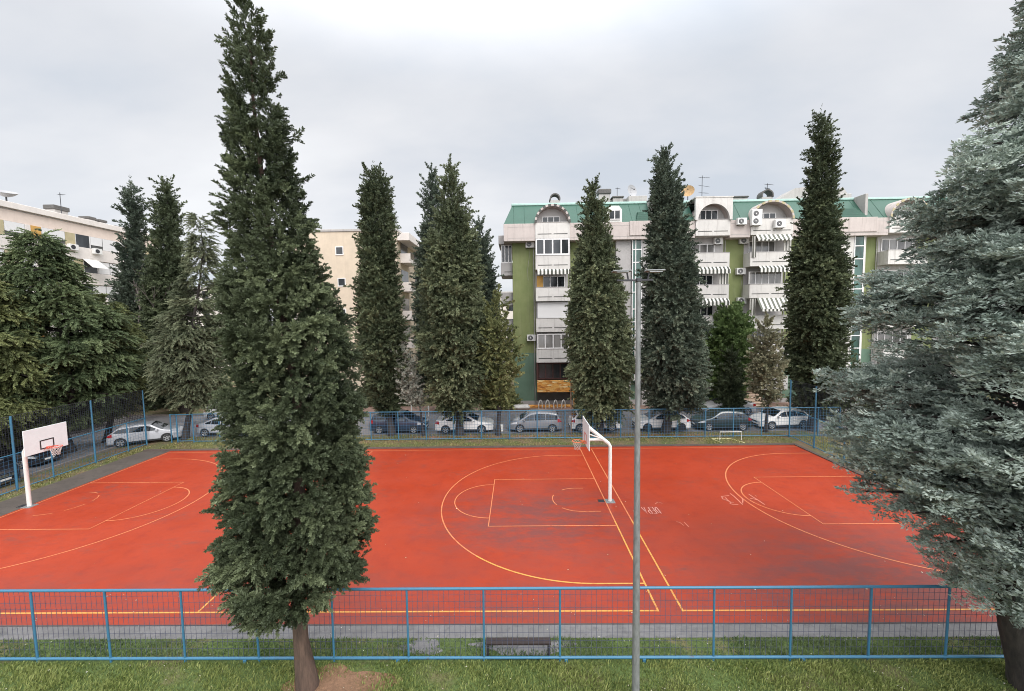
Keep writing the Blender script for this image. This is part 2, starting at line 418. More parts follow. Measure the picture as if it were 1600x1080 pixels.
# overcast layer: soft cloud sheets, brighter overhead than at the horizon as a real overcast sky is
tc = nt.nodes.new('ShaderNodeTexCoord')
sp = nt.nodes.new('ShaderNodeSeparateXYZ'); nt.links.new(tc.outputs['Generated'], sp.inputs[0])
zz = math_n(nt, 'MAXIMUM', sp.outputs['Z'], 0.0)
den = math_n(nt, 'ADD', zz, 0.30)
cx = nt.nodes.new('ShaderNodeCombineXYZ')
nt.links.new(math_n(nt, 'DIVIDE', sp.outputs['X'], den), cx.inputs[0])
nt.links.new(math_n(nt, 'DIVIDE', sp.outputs['Y'], den), cx.inputs[1])
def cnoise(scale, detail, rough, off=0.0):
    n = nt.nodes.new('ShaderNodeTexNoise'); n.inputs['Scale'].default_value = scale
    n.inputs['Detail'].default_value = detail; n.inputs['Roughness'].default_value = rough
    mp = nt.nodes.new('ShaderNodeMapping'); mp.inputs['Location'].default_value = (off, off*0.7, 0)
    mp.inputs['Scale'].default_value = (0.8, 1.35, 1); mp.inputs['Rotation'].default_value = (0, 0, 0.35)
    nt.links.new(cx.outputs[0], mp.inputs['Vector']); nt.links.new(mp.outputs['Vector'], n.inputs['Vector'])
    return n.outputs['Fac']
c1 = cnoise(0.85, 4, 0.5, 3.1); c2 = cnoise(1.9, 5, 0.55, 9.4)
cl = math_n(nt, 'ADD', math_n(nt, 'MULTIPLY', c1, 0.62), math_n(nt, 'MULTIPLY', c2, 0.38))
ccol = ramp(nt, cl, [(0.36, (0.67, 0.715, 0.78)), (0.46, (0.775, 0.795, 0.835)), (0.56, (0.875, 0.88, 0.90)), (0.70, (0.99, 0.99, 1.0))])
# overhead brightening starts above the top of the photograph
up = nt.nodes.new('ShaderNodeMapRange'); up.interpolation_type = 'SMOOTHSTEP'
up.inputs['From Min'].default_value = 0.45; up.inputs['From Max'].default_value = 0.9
up.inputs['To Min'].default_value = 1.0; up.inputs['To Max'].default_value = 3.4
nt.links.new(sp.outputs['Z'], up.inputs['Value'])
bg2 = nt.nodes.new('ShaderNodeBackground'); nt.links.new(ccol, bg2.inputs['Color'])
SKYK = 0.50
# the veiled sun stands behind the camera, so that half of the sky is the brighter one
bk = nt.nodes.new('ShaderNodeMapRange'); bk.interpolation_type = 'SMOOTHSTEP'
bk.inputs['From Min'].default_value = 0.0; bk.inputs['From Max'].default_value = 0.7
bk.inputs['To Min'].default_value = 1.0; bk.inputs['To Max'].default_value = 2.8
nt.links.new(math_n(nt, 'ADD', math_n(nt, 'MULTIPLY', sp.outputs['Y'], -0.85), math_n(nt, 'MULTIPLY', sp.outputs['X'], 0.5)), bk.inputs['Value'])
nt.links.new(math_n(nt, 'MULTIPLY', math_n(nt, 'MAXIMUM', up.outputs[0], bk.outputs[0]), SKYK), bg2.inputs['Strength'])
mx = nt.nodes.new('ShaderNodeMixShader'); mx.inputs[0].default_value = 0.93
nt.links.new(bg.outputs[0], mx.inputs[1]); nt.links.new(bg2.outputs[0], mx.inputs[2])
nt.links.new(mx.outputs[0], outw.inputs['Surface'])

sl = bpy.data.lights.new('sun', 'SUN'); so = bpy.data.objects.new('sun', sl); COL.objects.link(so)
sl.energy = 1.1; sl.angle = math.radians(30); sl.color = (1.0, 0.96, 0.91)
so.rotation_euler = (PI/2 - SUN_EL, 0, PI - SUN_AZ)
sd = Vector((math.sin(SUN_AZ)*math.cos(SUN_EL), math.cos(SUN_AZ)*math.cos(SUN_EL), math.sin(SUN_EL)))
so.rotation_euler = sd.to_track_quat('Z', 'Y').to_euler()
SC.view_settings.view_transform = 'Standard'; SC.view_settings.look = 'None'
SC.view_settings.exposure = 1.0; SC.view_settings.gamma = 1.0
SC.render.engine = 'CYCLES'
SC.cycles.pixel_filter_type = 'BLACKMAN_HARRIS'; SC.cycles.filter_width = 1.0
SC.cycles.max_bounces = 6; SC.cycles.transparent_max_bounces = 8

# ------------------------------------------------------------------ ground
def sheet(name, mat, x0, x1, y0, y1, z, nx=1, ny=1):
    m = MB(); m.quad((x0, y0, z), (x1, y0, z), (x1, y1, z), (x0, y1, z))
    return tag(m.build(name, mat), kind='structure')
sheet('ground', M['soil'], -500, 500, -60, 900, 0.0)
sheet('lawn', M['lawn'], -60, 60, 4.0, 10.62, 0.006)
sheet('apron', M['asphalt'], -60, 19.1, 10.6, 11.12, 0.014)
sheet('side_path', M['dark_asphalt'], -26.0, -24.02, 11.12, 27.3, 0.012)
CX0, CX1, CY0, CY1 = -24.05, 18.62, 11.12, 27.0
sheet('court', M['court'], CX0, CX1, CY0, CY1, 0.022)
m = MB(); m.box(-26.0, 18.9, 27.0, 27.32, 0.0, 0.06); m.box(18.62, 18.86, 11.12, 27.0, 0.0, 0.075)
m.box(-26.1, 18.9, 11.085, 11.118, 0, 0.03)
tag(m.build('court_kerb', M['kerb_dark']), kind='structure')
sheet('road', M['road'], -120, 120, 30.35, 37.4, 0.006)
sheet('side_road', M['road'], -39.0, -28.9, -30, 30.35, 0.007)
m = MB(); m.box(-120, 120, 37.4, 37.58, 0, 0.12)
m.box(-28.9, -28.75, -30, 28.2, 0, 0.1)
tag(m.build('road_kerb', M['kerb']), kind='structure')
m = MB(); m.box(-27.0, 60, 37.58, 39.96, 0, 0.11)
tag(m.build('pavement', M['pave']), kind='structure')
# bare earth round the foreground trunk, under the bench
def blobsheet(name, mat, cx, cy, rx, ry, z, seed=0, n=40):
    r = random.Random(seed); vs = [(cx, cy, z)]
    ph = [r.uniform(0, 6.28) for _ in range(4)]
    for k in range(n):
        th = 2*PI*k/n; q = 1+0.16*math.sin(3*th+ph[0])+0.1*math.sin(5*th+ph[1])+0.07*math.sin(9*th+ph[2])
        vs.append((cx+rx*q*math.cos(th), cy+ry*q*math.sin(th), z))
    m = MB(); m.add(vs, [(0, 1+k, 1+(k+1) % n) for k in range(n)])
    return tag(m.build(name, mat), kind='structure')
blobsheet('bare_earth', M['dirt'], -4.5, 9.08, 1.3, 0.66, 0.010, 1)
blobsheet('bare_earth', M['asphalt'], 0.1, 10.32, 1.25, 0.27, 0.010, 2)
blobsheet('bare_earth', M['asphalt'], -2.7, 10.32, 0.55, 0.27, 0.010, 5)
blobsheet('bare_earth', M['dirt'], 9.0, 29.6, 5.0, 0.5, 0.004, 3)
blobsheet('bare_earth', M['dirt'], -2.0, 29.7, 6.0, 0.45, 0.004, 4)

# ------------------------------------------------------------------ court markings
def ribbon(m, pts, w, z, gaps=None):
    P = [Vector((p[0], p[1], 0)) for p in pts]
    vs = []; fs = []
    for i, p in enumerate(P):
        a = P[max(i-1, 0)]; b = P[min(i+1, len(P)-1)]
        t = (b-a).normalized(); n = Vector((-t.y, t.x, 0))
        vs += [(p.x+n.x*w/2, p.y+n.y*w/2, z), (p.x-n.x*w/2, p.y-n.y*w/2, z)]
    for i in range(len(P)-1):
        if gaps and gaps(i): continue
        fs.append((2*i+1, 2*i+3, 2*i+2, 2*i))
    m.add(vs, fs)
def arc(cx, cy, r, a0, a1, n=48):
    return [(cx+r*math.cos(math.radians(a0+(a1-a0)*k/n)), cy+r*math.sin(math.radians(a0+(a1-a0)*k/n))) for k in range(n+1)]
LX, RX, NY, FY, MY = -23.88, 4.12, 11.61, 26.61, 19.11
my = MB(); mo = MB()
ribbon(my, [(LX, NY), (RX-0.03, NY)], 0.058, 0.027)
ribbon(my, [(RX+0.76, NY), (18.6, NY)], 0.058, 0.027)
ribbon(my, [(RX, NY-0.035), (RX, 17.0)], 0.06, 0.0275); ribbon(mo, [(RX, 17.0), (RX, FY)], 0.055, 0.0275)
ribbon(my, [(RX+0.74, NY-0.035), (RX+0.74, 17.0)], 0.06, 0.0275); ribbon(mo, [(RX+0.74, 17.0), (RX+0.74, FY)], 0.055, 0.0275)
ribbon(mo, [(LX, NY), (LX, FY)], 0.055, 0.0275)
ribbon(mo, [(LX, FY), (RX, FY)], 0.05, 0.027); ribbon(mo, [(RX+0.74, FY), (18.6, FY)], 0.05, 0.027)
ribbon(my, [(-9.88, NY+0.04), (-9.88, 13.5)], 0.06, 0.027); ribbon(mo, [(-9.88, 13.5), (-9.88, FY)], 0.05, 0.027)
# middle basket end
hx = RX-1.575
a = arc(hx, MY, 6.25, 270, 90, 90)
ribbon(my, [(RX, MY-6.25)] + a[:22], 0.06, 0.028); ribbon(mo, a[21:] + [(RX, MY+6.25)], 0.055, 0.028)
ribbon(mo, [(RX, 16.6), (-1.34, 16.6), (-1.34, 21.57), (RX, 21.57)], 0.06, 0.029)
ribbon(mo, arc(-1.34, MY, 1.8, 270, 90), 0.05, 0.0285)
ribbon(mo, [(3.7, MY-1.25)]+arc(2.86, MY, 1.25, 270, 90, 32)+[(3.3, MY+1.25)], 0.05, 0.0285, gaps=lambda i: i in (9, 10, 11, 21, 22, 23, 24, 25, 26))
ribbon(mo, arc(-9.88, MY, 1.8, 0, 360, 60), 0.05, 0.029)
# left basket end
hl = LX+1.575
ribbon(mo, [(LX, MY-6.25)]+arc(hl, MY, 6.25, -90, 90, 90)+[(LX, MY+6.25)], 0.055, 0.028)
ribbon(mo, [(LX, 16.6), (-18.6, 16.6), (-18.6, 21.57), (LX, 21.57)], 0.055, 0.029)
ribbon(mo, arc(-18.6, MY, 1.8, -90, 90), 0.05, 0.0285)
ribbon(mo, arc(-22.6, MY, 1.25, -90, 90, 32), 0.04, 0.0285, gaps=lambda i: i % 9 > 5)
# right court end
hr = 17.0
ribbon(mo, [(18.55, MY-6.25)]+arc(hr, MY, 6.25, 270, 90, 90)+[(18.55, MY+6.25)], 0.06, 0.028)
ribbon(mo, [(18.55, 16.6), (12.78, 16.6), (12.78, 21.6), (18.55, 21.6)], 0.06, 0.029)
ribbon(mo, arc(12.78, MY, 1.8, 270, 90), 0.055, 0.0285)
tag(my.build('court_lines', M['yellow_line']), kind='structure')
tag(mo.build('court_lines', M['orange_line']), kind='structure')
# spray-painted scrawls, traced on the ground
mg = MB(); mwh = MB()
def scrawl(mb, pts, w=0.09, z=0.032):
    w *= 0.62
    ribbon(mb, [(on_ground(x, y).x, on_ground(x, y).y) for x, y in pts], w, z)
def zz1(*p): return [(1120+x/17.78, 760+y/17.78) for x, y in p]
scrawl(mg, zz1((345, 275), (240, 285), (135, 300), (165, 370), (260, 400), (390, 455), (370, 500), (470, 530)))
scrawl(mg, zz1((235, 325), (300, 400), (390, 465), (470, 460)), 0.08, 0.033)
scrawl(mg, zz1((470, 530), (600, 530)), 0.08, 0.034)
scrawl(mg, zz1((370, 215), (480, 300), (600, 410), (720, 535), (715, 450), (725, 390), (700, 350)), 0.09, 0.035)
scrawl(mg, zz1((890, 240), (1010, 320), (1130, 395), (1330, 530)), 0.09, 0.036)
scrawl(mg, zz1((930, 355), (1040, 375), (1130, 400)), 0.11, 0.037)
scrawl(mg, zz1((1060, 270), (1110, 300)), 0.05, 0.036)
def zz2(*p): return [(990+x/16, 770+y/16) for x, y in p]
# the word DEPA, read from the far side of the court (upside down from here)
Lw = 0.24
def depa(letter_pts, i, w=0.032):
    a = on_ground(1033.5, 803.6); b = on_ground(1007, 804.3)
    ex = Vector((b.x-a.x, b.y-a.y, 0)); L = ex.length/4; ex.normalize(); ey = Vector((ex.y, -ex.x, 0))
    if ey.y > 0: ey = -ey
    top = a - ey*0.75                       # letters stand towards the camera from the far side: base line is far
    pts = []
    for (u, v) in letter_pts:
        p = a + ex*(i*L + u*L*0.78) - ey*(0.62*(1-v))
        pts.append((p.x, p.y))
    ribbon(mwh, pts, w, 0.034 + 0.001*i)
depa([(0, 0), (0, 1), (0.6, 0.85), (0.85, 0.5), (0.6, 0.12), (0, 0)], 0)
depa([(0.85, 0), (0, 0), (0, 0.5), (0.65, 0.5)], 1); depa([(0, 0.5), (0, 1), (0.85, 1)], 1)
depa([(0, 0), (0, 1), (0.7, 0.95), (0.8, 0.7), (0.6, 0.5), (0, 0.48)], 2)
depa([(0, 0), (0.4, 1), (0.85, 0)], 3); depa([(0.18, 0.42), (0.66, 0.42)], 3)
scrawl(mg, zz2((540, 300), (600, 250), (650, 260), (720, 285)), 0.05, 0.033)
scrawl(mg, zz2((1070, 740), (1160, 765), (1260, 840)), 0.05, 0.033)
scrawl(mg, zz2((1260, 750), (1320, 810), (1385, 880)), 0.06, 0.034)
tag(mg.build('court_scrawl', M['chalk']), kind='structure')
tag(mwh.build('court_scrawl', M['chalk_white']), kind='structure')

# ------------------------------------------------------------------ fences
def wire_grid(m, p0, p1, z0, z1, dx, dz, t, skipz=None):
    p0 = Vector(p0); p1 = Vector(p1); L = (p1-p0).length; d = (p1-p0)/L; n = Vector((-d.y, d.x, 0))
    def bar(a, b, ax):
        # thin three-sided wire
        if ax == 'z': o = [d*t/2, -d*t/2, n*t*0.8]
        else: o = [Vector((0, 0, t/2)), Vector((0, 0, -t/2)), n*t*0.8]
        m.add([a+q for q in o]+[b+q for q in o], [(0, 1, 4, 3), (1, 2, 5, 4), (2, 0, 3, 5)])
    k = dx
    while k < L-0.02:
        q = p0 + d*k; bar(q+Vector((0, 0, z0)), q+Vector((0, 0, z1)), 'z'); k += dx
    zs = dz if isinstance(dz, (list, tuple)) else list(np.arange(z0+dz, z1-0.01, dz))
    for z in zs: bar(p0+n*t+Vector((0, 0, z)), p1+n*t+Vector((0, 0, z)), 'h')
def fence(name, label, p0, p1, H, posts, rails, dx, dz, wt, wmat, pr=0.03, rr=0.025, z0=0.12, tallposts=None, net=None, post_mat=None):
    p0 = Vector((*p0, 0)); p1 = Vector((*p1, 0)); d = (p1-p0).normalized(); L = (p1-p0).length
    root = thing(name, label, 'fence', ((p0+p1)/2))
    for s in posts:
        m = MB(); h = H
        if tallposts and s in tallposts: h = tallposts[s]
        q = p0+d*s
        jx = Vector((random.uniform(-.018, .018), random.uniform(-.012, .012), 0)) if h <= H else Vector((random.uniform(-.03, .03), random.uniform(-.03, .03), 0))
        m.tube([q+Vector((0, 0, -0.05)), q+jx+Vector((0, 0, h))], pr*(1.3 if h > H else 1), 8)
        m.build('post', M['blue'], root, True, angle=0.8)
    for z, s0, s1 in rails:
        m = MB(); m.tube([p0+d*s0+Vector((0, 0, z)), p0+d*s1+Vector((0, 0, z))], rr, 8)
        m.build('rail', M['blue'], root, True, angle=0.8)
    m = MB(); wire_grid(m, p0, p1, z0, H-0.01, dx, dz, wt)
    m.build('wire_mesh', wmat, root)
    return root, p0, d
# near fence, post spacing read from the photograph
nposts = [-20.6, -18.63, -16.66, -14.69, -12.72, -10.77, -8.80, -6.85, -4.88, -2.93, -0.97, 0.99, 2.95, 4.93, 6.88, 8.86, 10.80, 12.75, 14.7]
NF = 9.86
root, q0, qd = fence('near_fence', 'long blue railed mesh fence between the lawn and the near edge of the red court', (-22.5, NF), (16.6, NF), 1.97,
      [x+22.5 for x in nposts], [(1.97, 0, 39.1), (0.10, 0, 39.1)], 0.135, [0.36, 0.55, 0.78, 1.0, 1.22, 1.45, 1.62, 1.8], 0.0088, M['grey_wire'], 0.028, 0.036)
for x in (-3.2, 1.15, 3.15, -7.2, 7.2):
    m = MB(); m.box(x-0.04, x+0.04, NF-0.06, NF-0.02, 0.0, 0.09); m.build('bracket', M['blue'], root)
# far fence along the street
FFY = 28.97
fx = [-24.0, -22.05, -20.1, -18.1, -16.1, -14.1] + [(-10.83+2.03*k) for k in range(-1, 17)] + [23.2]
fx = sorted(set(round(x, 2) for x in fx if x <= 23.3))
fence('far_fence', 'low blue mesh fence along the parked cars at the far side of the court', (-24.0, FFY), (23.2, FFY), 2.1,
      [x+24.0 for x in fx], [(2.12, 0, 47.2), (0.09, 0, 47.2)], 0.2, 0.2, 0.013, M['blue_dark'], 0.036, 0.03, tallposts={fx[4]+24.0: 2.3})
# gate leaf at the left end of the street fence
root = thing('fence_gate', 'narrow blue mesh gate in the far left corner of the court, beside a dark trunk', 'gate', (-25.4, 28.97, 0))
m = MB(); m.tube([(-25.62, 28.93, 0), (-25.62, 28.93, 2.15)], 0.04); m.tube([(-25.18, 28.95, 0), (-25.18, 28.95, 2.15)], 0.045)
m.tube([(-25.62, 28.93, 2.1), (-24.0, 28.97, 2.1)], 0.03); m.tube([(-25.18, 28.95, 0.12), (-24.0, 28.97, 0.12)], 0.03)
m.build('gate_frame', M['blue'], root, True, angle=0.8)
m = MB(); wire_grid(m, (-25.6, 28.94, 0), (-24.05, 28.97, 0), 0.1, 2.1, 0.2, 0.2, 0.011); m.build('wire_mesh', M['blue_dark'], root)
# tall netted fences at both ends
def tall_fence(name, label, p0, p1, posts, tall, H2, netmat, netcell, nt_, netH=None):
    root, a, d = fence(name, label, p0, p1, 2.0, posts, [(2.0, 0, (Vector((*p1, 0))-Vector((*p0, 0))).length), (0.10, 0, (Vector((*p1, 0))-Vector((*p0, 0))).length)],
          0.2, 0.2, 0.013, M['blue_dark'], 0.038, 0.03, tallposts={s: H2 for s in tall})
    m = MB(); L = (Vector((*p1, 0))-Vector((*p0, 0))).length
    wire_grid(m, a, a+d*L, 2.0, H2-0.02, netcell, netcell, nt_); m.build('netting', netmat, root)
    m = MB(); m.tube([a+Vector((0, 0, H2)), a+d*L+Vector((0, 0, H2))], 0.016, 6); m.build('top_cable', M['metal_dark'], root)
    return root
tall_fence('tall_fence', 'tall blue fence with dark netting behind the left basketball hoop', (-26.6, 9.0), (-27.0, 28.45),
           [0.2, 2.3, 4.5, 6.8, 9.2, 11.67, 13.4, 15.77, 17.99, 19.4], [2.3, 6.8, 11.67, 15.77, 19.4], 4.05, M['net'], 0.12, 0.022)
tall_fence('tall_fence', 'tall blue fence with fine netting partly behind the blue cedar', (19.55, 28.9), (18.95, 10.2),
           [0.0, 2.55, 5.1, 7.6, 10.1, 12.6, 15.1, 18.6], [0.0, 2.55, 7.6, 12.6, 18.6], 4.15, M['net'], 0.12, 0.012)

# ------------------------------------------------------------------ basketball hoops
def hoop_stand(label, px, py, sgn, rimmat, small):
    """sgn: direction (+1/-1 along x) that the board faces"""
    root = thing('basketball_hoop', label, 'basketball hoop', (px, py, 0))
    m = MB(); m.bbox(px-0.22, px+0.22, py-0.22, py+0.22, 0.0, 0.05, 0.015); m.build('base_plate', M['galv'], root)
    m = MB(); m.bbox(px-0.56, px-0.26, py-0.1, py+0.2, 0.0, 0.03, 0.008); m.build('anchor_plate', M['metal_dark'], root)
    m = MB()
    m.tube([(px, py, 0.03), (px, py, 2.72), (px+sgn*0.08, py, 2.86), (px+sgn*1.04, py, 3.66)], 0.085, 12)
    m.build('pole', M['white_paint'], root, True, angle=0.8)
    bx = px + sgn*1.16
    m = MB()
    m.tube([(px+sgn*0.30, py, 3.05), (bx-sgn*0.03, py, 3.03)], 0.07, 8)
    for s in (-1, 1): m.tube([(px+sgn*0.32, py, 3.06), (bx-sgn*0.03, py+s*0.62, 3.5)], 0.028, 6)
    m.tube([(bx-sgn*0.03, py-0.7, 3.5), (bx-sgn*0.03, py+0.7, 3.5)], 0.028, 6)
    m.build('support_arm', M['white_paint'], root, True, angle=0.8)
    m = MB(); x0, x1 = sorted((bx, bx-sgn*0.035)); m.bbox(x0, x1, py-0.9, py+0.9, 2.78, 3.98, 0.008); bd = m.build('backboard', M['board'], root)
    m = MB(); xs = sorted((bx+sgn*0.003, bx+sgn*0.009)); t = 0.05
    for (a, b, c, d) in ((-0.295, 0.295, 3.36-t, 3.36), (-0.295, 0.295, 2.92, 2.92+t), (-0.295, -0.295+t, 2.92+t, 3.36-t), (0.295-t, 0.295, 2.92+t, 3.36-t)):
        m.box(xs[0], xs[1], py+a, py+b, c, d)
    m.build('target_square', M['black_paint'] if small else M['rim_red'], bd)
    m = MB(); rc = (bx+sgn*0.40, py, 2.98)
    m.tube([(rc[0]+0.235*math.cos(t_), rc[1]+0.235*math.sin(t_), rc[2]) for t_ in np.linspace(0, 2*PI, 25)], 0.018, 6, cap=False)
    m.box(*sorted((bx+sgn*0.01, bx+sgn*0.17)), py-0.07, py+0.07, 2.93, 3.0)
    for s in (-1, 1): m.tube([(bx+sgn*0.02, py+s*0.16, 2.9), (rc[0]-sgn*0.1, py+s*0.21, 2.97)], 0.014, 5)
    rm = m.build('rim', rimmat, root, True, angle=0.8)
    m = MB(); N = 10
    for k in range(N):
        for s in (1, -1):
            pts = []
            for j in range(6):
                r_ = 0.225-0.09*min(1, j/3.5); th = 2*PI*(k+0.5*j*s)/N
                pts.append((rc[0]+r_*math.cos(th), rc[1]+r_*math.sin(th), rc[2]-0.02-0.075*j))
            m.tube(pts, 0.007, 3, cap=False)
    m.build('net', M['net_white'], rm)
    return root
hoop_stand('white basketball hoop by the left fence, backboard face on with a red rim', -23.9, 18.8, 1, M['rim_red'], True)
hoop_stand('white basketball hoop on a cranked pole in the middle of the courts, seen edge on', 4.34, 18.86, -1, M['rim_orange'], False)

# small training goal on the far verge
root = thing('mini_goal', 'small white and pale yellow goal frame standing on the far grass verge', 'goal', (14.8, 28.0, 0))
gx0, gx1 = 14.15, 15.65
M['goal_yellow'] = plain('pale_yellow_tube', (0.72, 0.66, 0.36), 0.5)
m = MB(); m.tube([(gx0, 28.05, 0.02), (gx0, 28.05, 0.66), (gx1, 28.05, 0.66), (gx1, 28.05, 0.02)], 0.024, 6); m.build('goal_frame', M['white_paint'], root)
m = MB(); m.tube([(gx0-0.12, 27.55, 0.03), (gx0-0.35, 28.5, 0.03), (gx1-0.55, 28.5, 0.03), (gx1-0.05, 27.55, 0.03)], 0.03, 6); m.build('ground_bar', M['goal_yellow'], root)

# bench behind the near fence, facing the court
root = thing('bench', 'low dark brown backless bench standing just behind the near fence', 'bench', (-0.08, 10.05, 0))
m = MB()
for k in range(2): m.bbox(-0.93, 0.77, 9.94+k*0.105, 10.035+k*0.105, 0.36, 0.425, 0.008)
m.build('seat', M['bench_wood'], root)
for x in (-0.88, 0.72):
    m = MB(); m.bbox(x-0.03, x+0.03, 9.95, 10.13, 0.30, 0.357, 0.006); m.bbox(x-0.03, x+0.03, 9.955, 9.995, 0.0, 0.301, 0.006); m.bbox(x-0.03, x+0.03, 10.085, 10.125, 0.0, 0.301, 0.006)
    m.build('leg', M['metal_dark'], root)

# floodlight column in the foreground
lx, ly = 2.57, 8.6
root = thing('floodlight_column', 'tall grey galvanised floodlight column standing on the lawn before the near fence', 'lamp post', (lx, ly, 0))
m = MB(); m.tube([(lx, ly, 0), (lx, ly, 1.0), (lx-0.003, ly, 5), (lx-0.005, ly, 9.66)], [0.088, 0.083, 0.066, 0.046], 16); m.build('pole', M['galv'], root, True, angle=0.8)
m = MB(); m.bbox(lx-0.46, lx+0.30, ly-0.025, ly+0.025, 9.605, 9.645, 0.006); m.bbox(lx-0.055, lx+0.055, ly-0.055, ly+0.055, 9.59, 9.67, 0.01); cr = m.build('crossarm', M['metal_dark'], root)
for s, xx in ((-1, lx-0.36), (1, lx+0.33)):
    m = MB(); m.bbox(xx-0.19, xx+0.19, ly-0.13, ly+0.13, 9.80, 9.832, 0.012)
    h = m.build('floodlight', M['galv'], root)
    m = MB(); m.box(xx-0.13, xx+0.13, ly-0.11, ly+0.11, 9.785, 9.798); m.build('lens', M['lamp_clear'], h)
    m = MB(); m.tube([(xx-s*0.14, ly, 9.64), (xx-s*0.11, ly, 9.80)], 0.018, 6); m.build('bracket', M['metal_dark'], h)

# small things by the street fence
root = tag(MB().bbox(-1.72, -1.22, 31.0, 31.4, 0.0, 0.5, 0.02).build('utility_box', M['white_paint']), 'small white box on the ground between the white coupe and a grey hatchback', 'box')
m = MB(); m.tube([(3.98, 30.1, 0), (3.98, 30.1, 4.3)], 0.045, 8)
tag(m.build('metal_post', M['rust'], None, True, angle=0.8), 'thin rusty metal post standing at the kerb behind the far fence', 'post')
for i, (x, y) in enumerate(((-9.85, 36.6), (-8.2, 36.3))):
    m = MB(); m.tube([(x, y, 0), (x, y, 0.85), (x, y, 0.95)], [0.06, 0.06, 0.03], 8)
    tag(m.build('bollard', M['white_paint'], None, True, angle=0.8), ['white bollard across the street nearer the dark blue car', 'white bollard across the street nearer the white coupe'][i], 'bollard', 'white street bollards')
# ------------------------------------------------------------------ cars
def interp(xs, ys, x): return float(np.interp(x, xs, ys))
STY = {
 # front bumper at x=0; top profile (x as fraction of length, z as fraction of height), A/B/C posts
 'hatch': dict(top=[(0, .40), (.012, .47), (.05, .53), (.14, .60), (.235, .66), (.30, .745), (.40, .925), (.47, .985), (.56, 1.0), (.72, .985), (.84, .94), (.885, .86), (.945, .68), (.985, .63), (.997, .50), (1, .36)],
               ws=(.245, .415), rw=(.865, .94), cab=(.275, .935), belt=(.60, .67), posts=(.50, .70), roof=.74),
 'sedan': dict(top=[(0, .40), (.012, .47), (.05, .54), (.15, .60), (.25, .655), (.33, .77), (.42, .93), (.50, .99), (.58, 1.0), (.68, .965), (.78, .86), (.86, .735), (.93, .715), (.985, .69), (.996, .52), (1, .38)],
               ws=(.265, .425), rw=(.70, .845), cab=(.30, .84), belt=(.60, .69), posts=(.53, .70), roof=.72),
 'mpv': dict(top=[(0, .36), (.012, .44), (.05, .52), (.12, .58), (.19, .63), (.25, .72), (.36, .91), (.43, .975), (.55, 1.0), (.75, .985), (.90, .93), (.93, .86), (.965, .64), (.988, .58), (.997, .45), (1, .33)],
             ws=(.20, .375), rw=(.915, .96), cab=(.23, .955), belt=(.56, .63), posts=(.47, .69), roof=.78),
 'suv': dict(top=[(0, .42), (.012, .50), (.05, .56), (.14, .62), (.235, .665), (.30, .75), (.39, .92), (.46, .98), (.58, 1.0), (.78, .985), (.90, .94), (.93, .87), (.965, .68), (.988, .63), (.997, .50), (1, .38)],
             ws=(.245, .405), rw=(.915, .96), cab=(.275, .955), belt=(.61, .68), posts=(.50, .70), roof=.77),
}
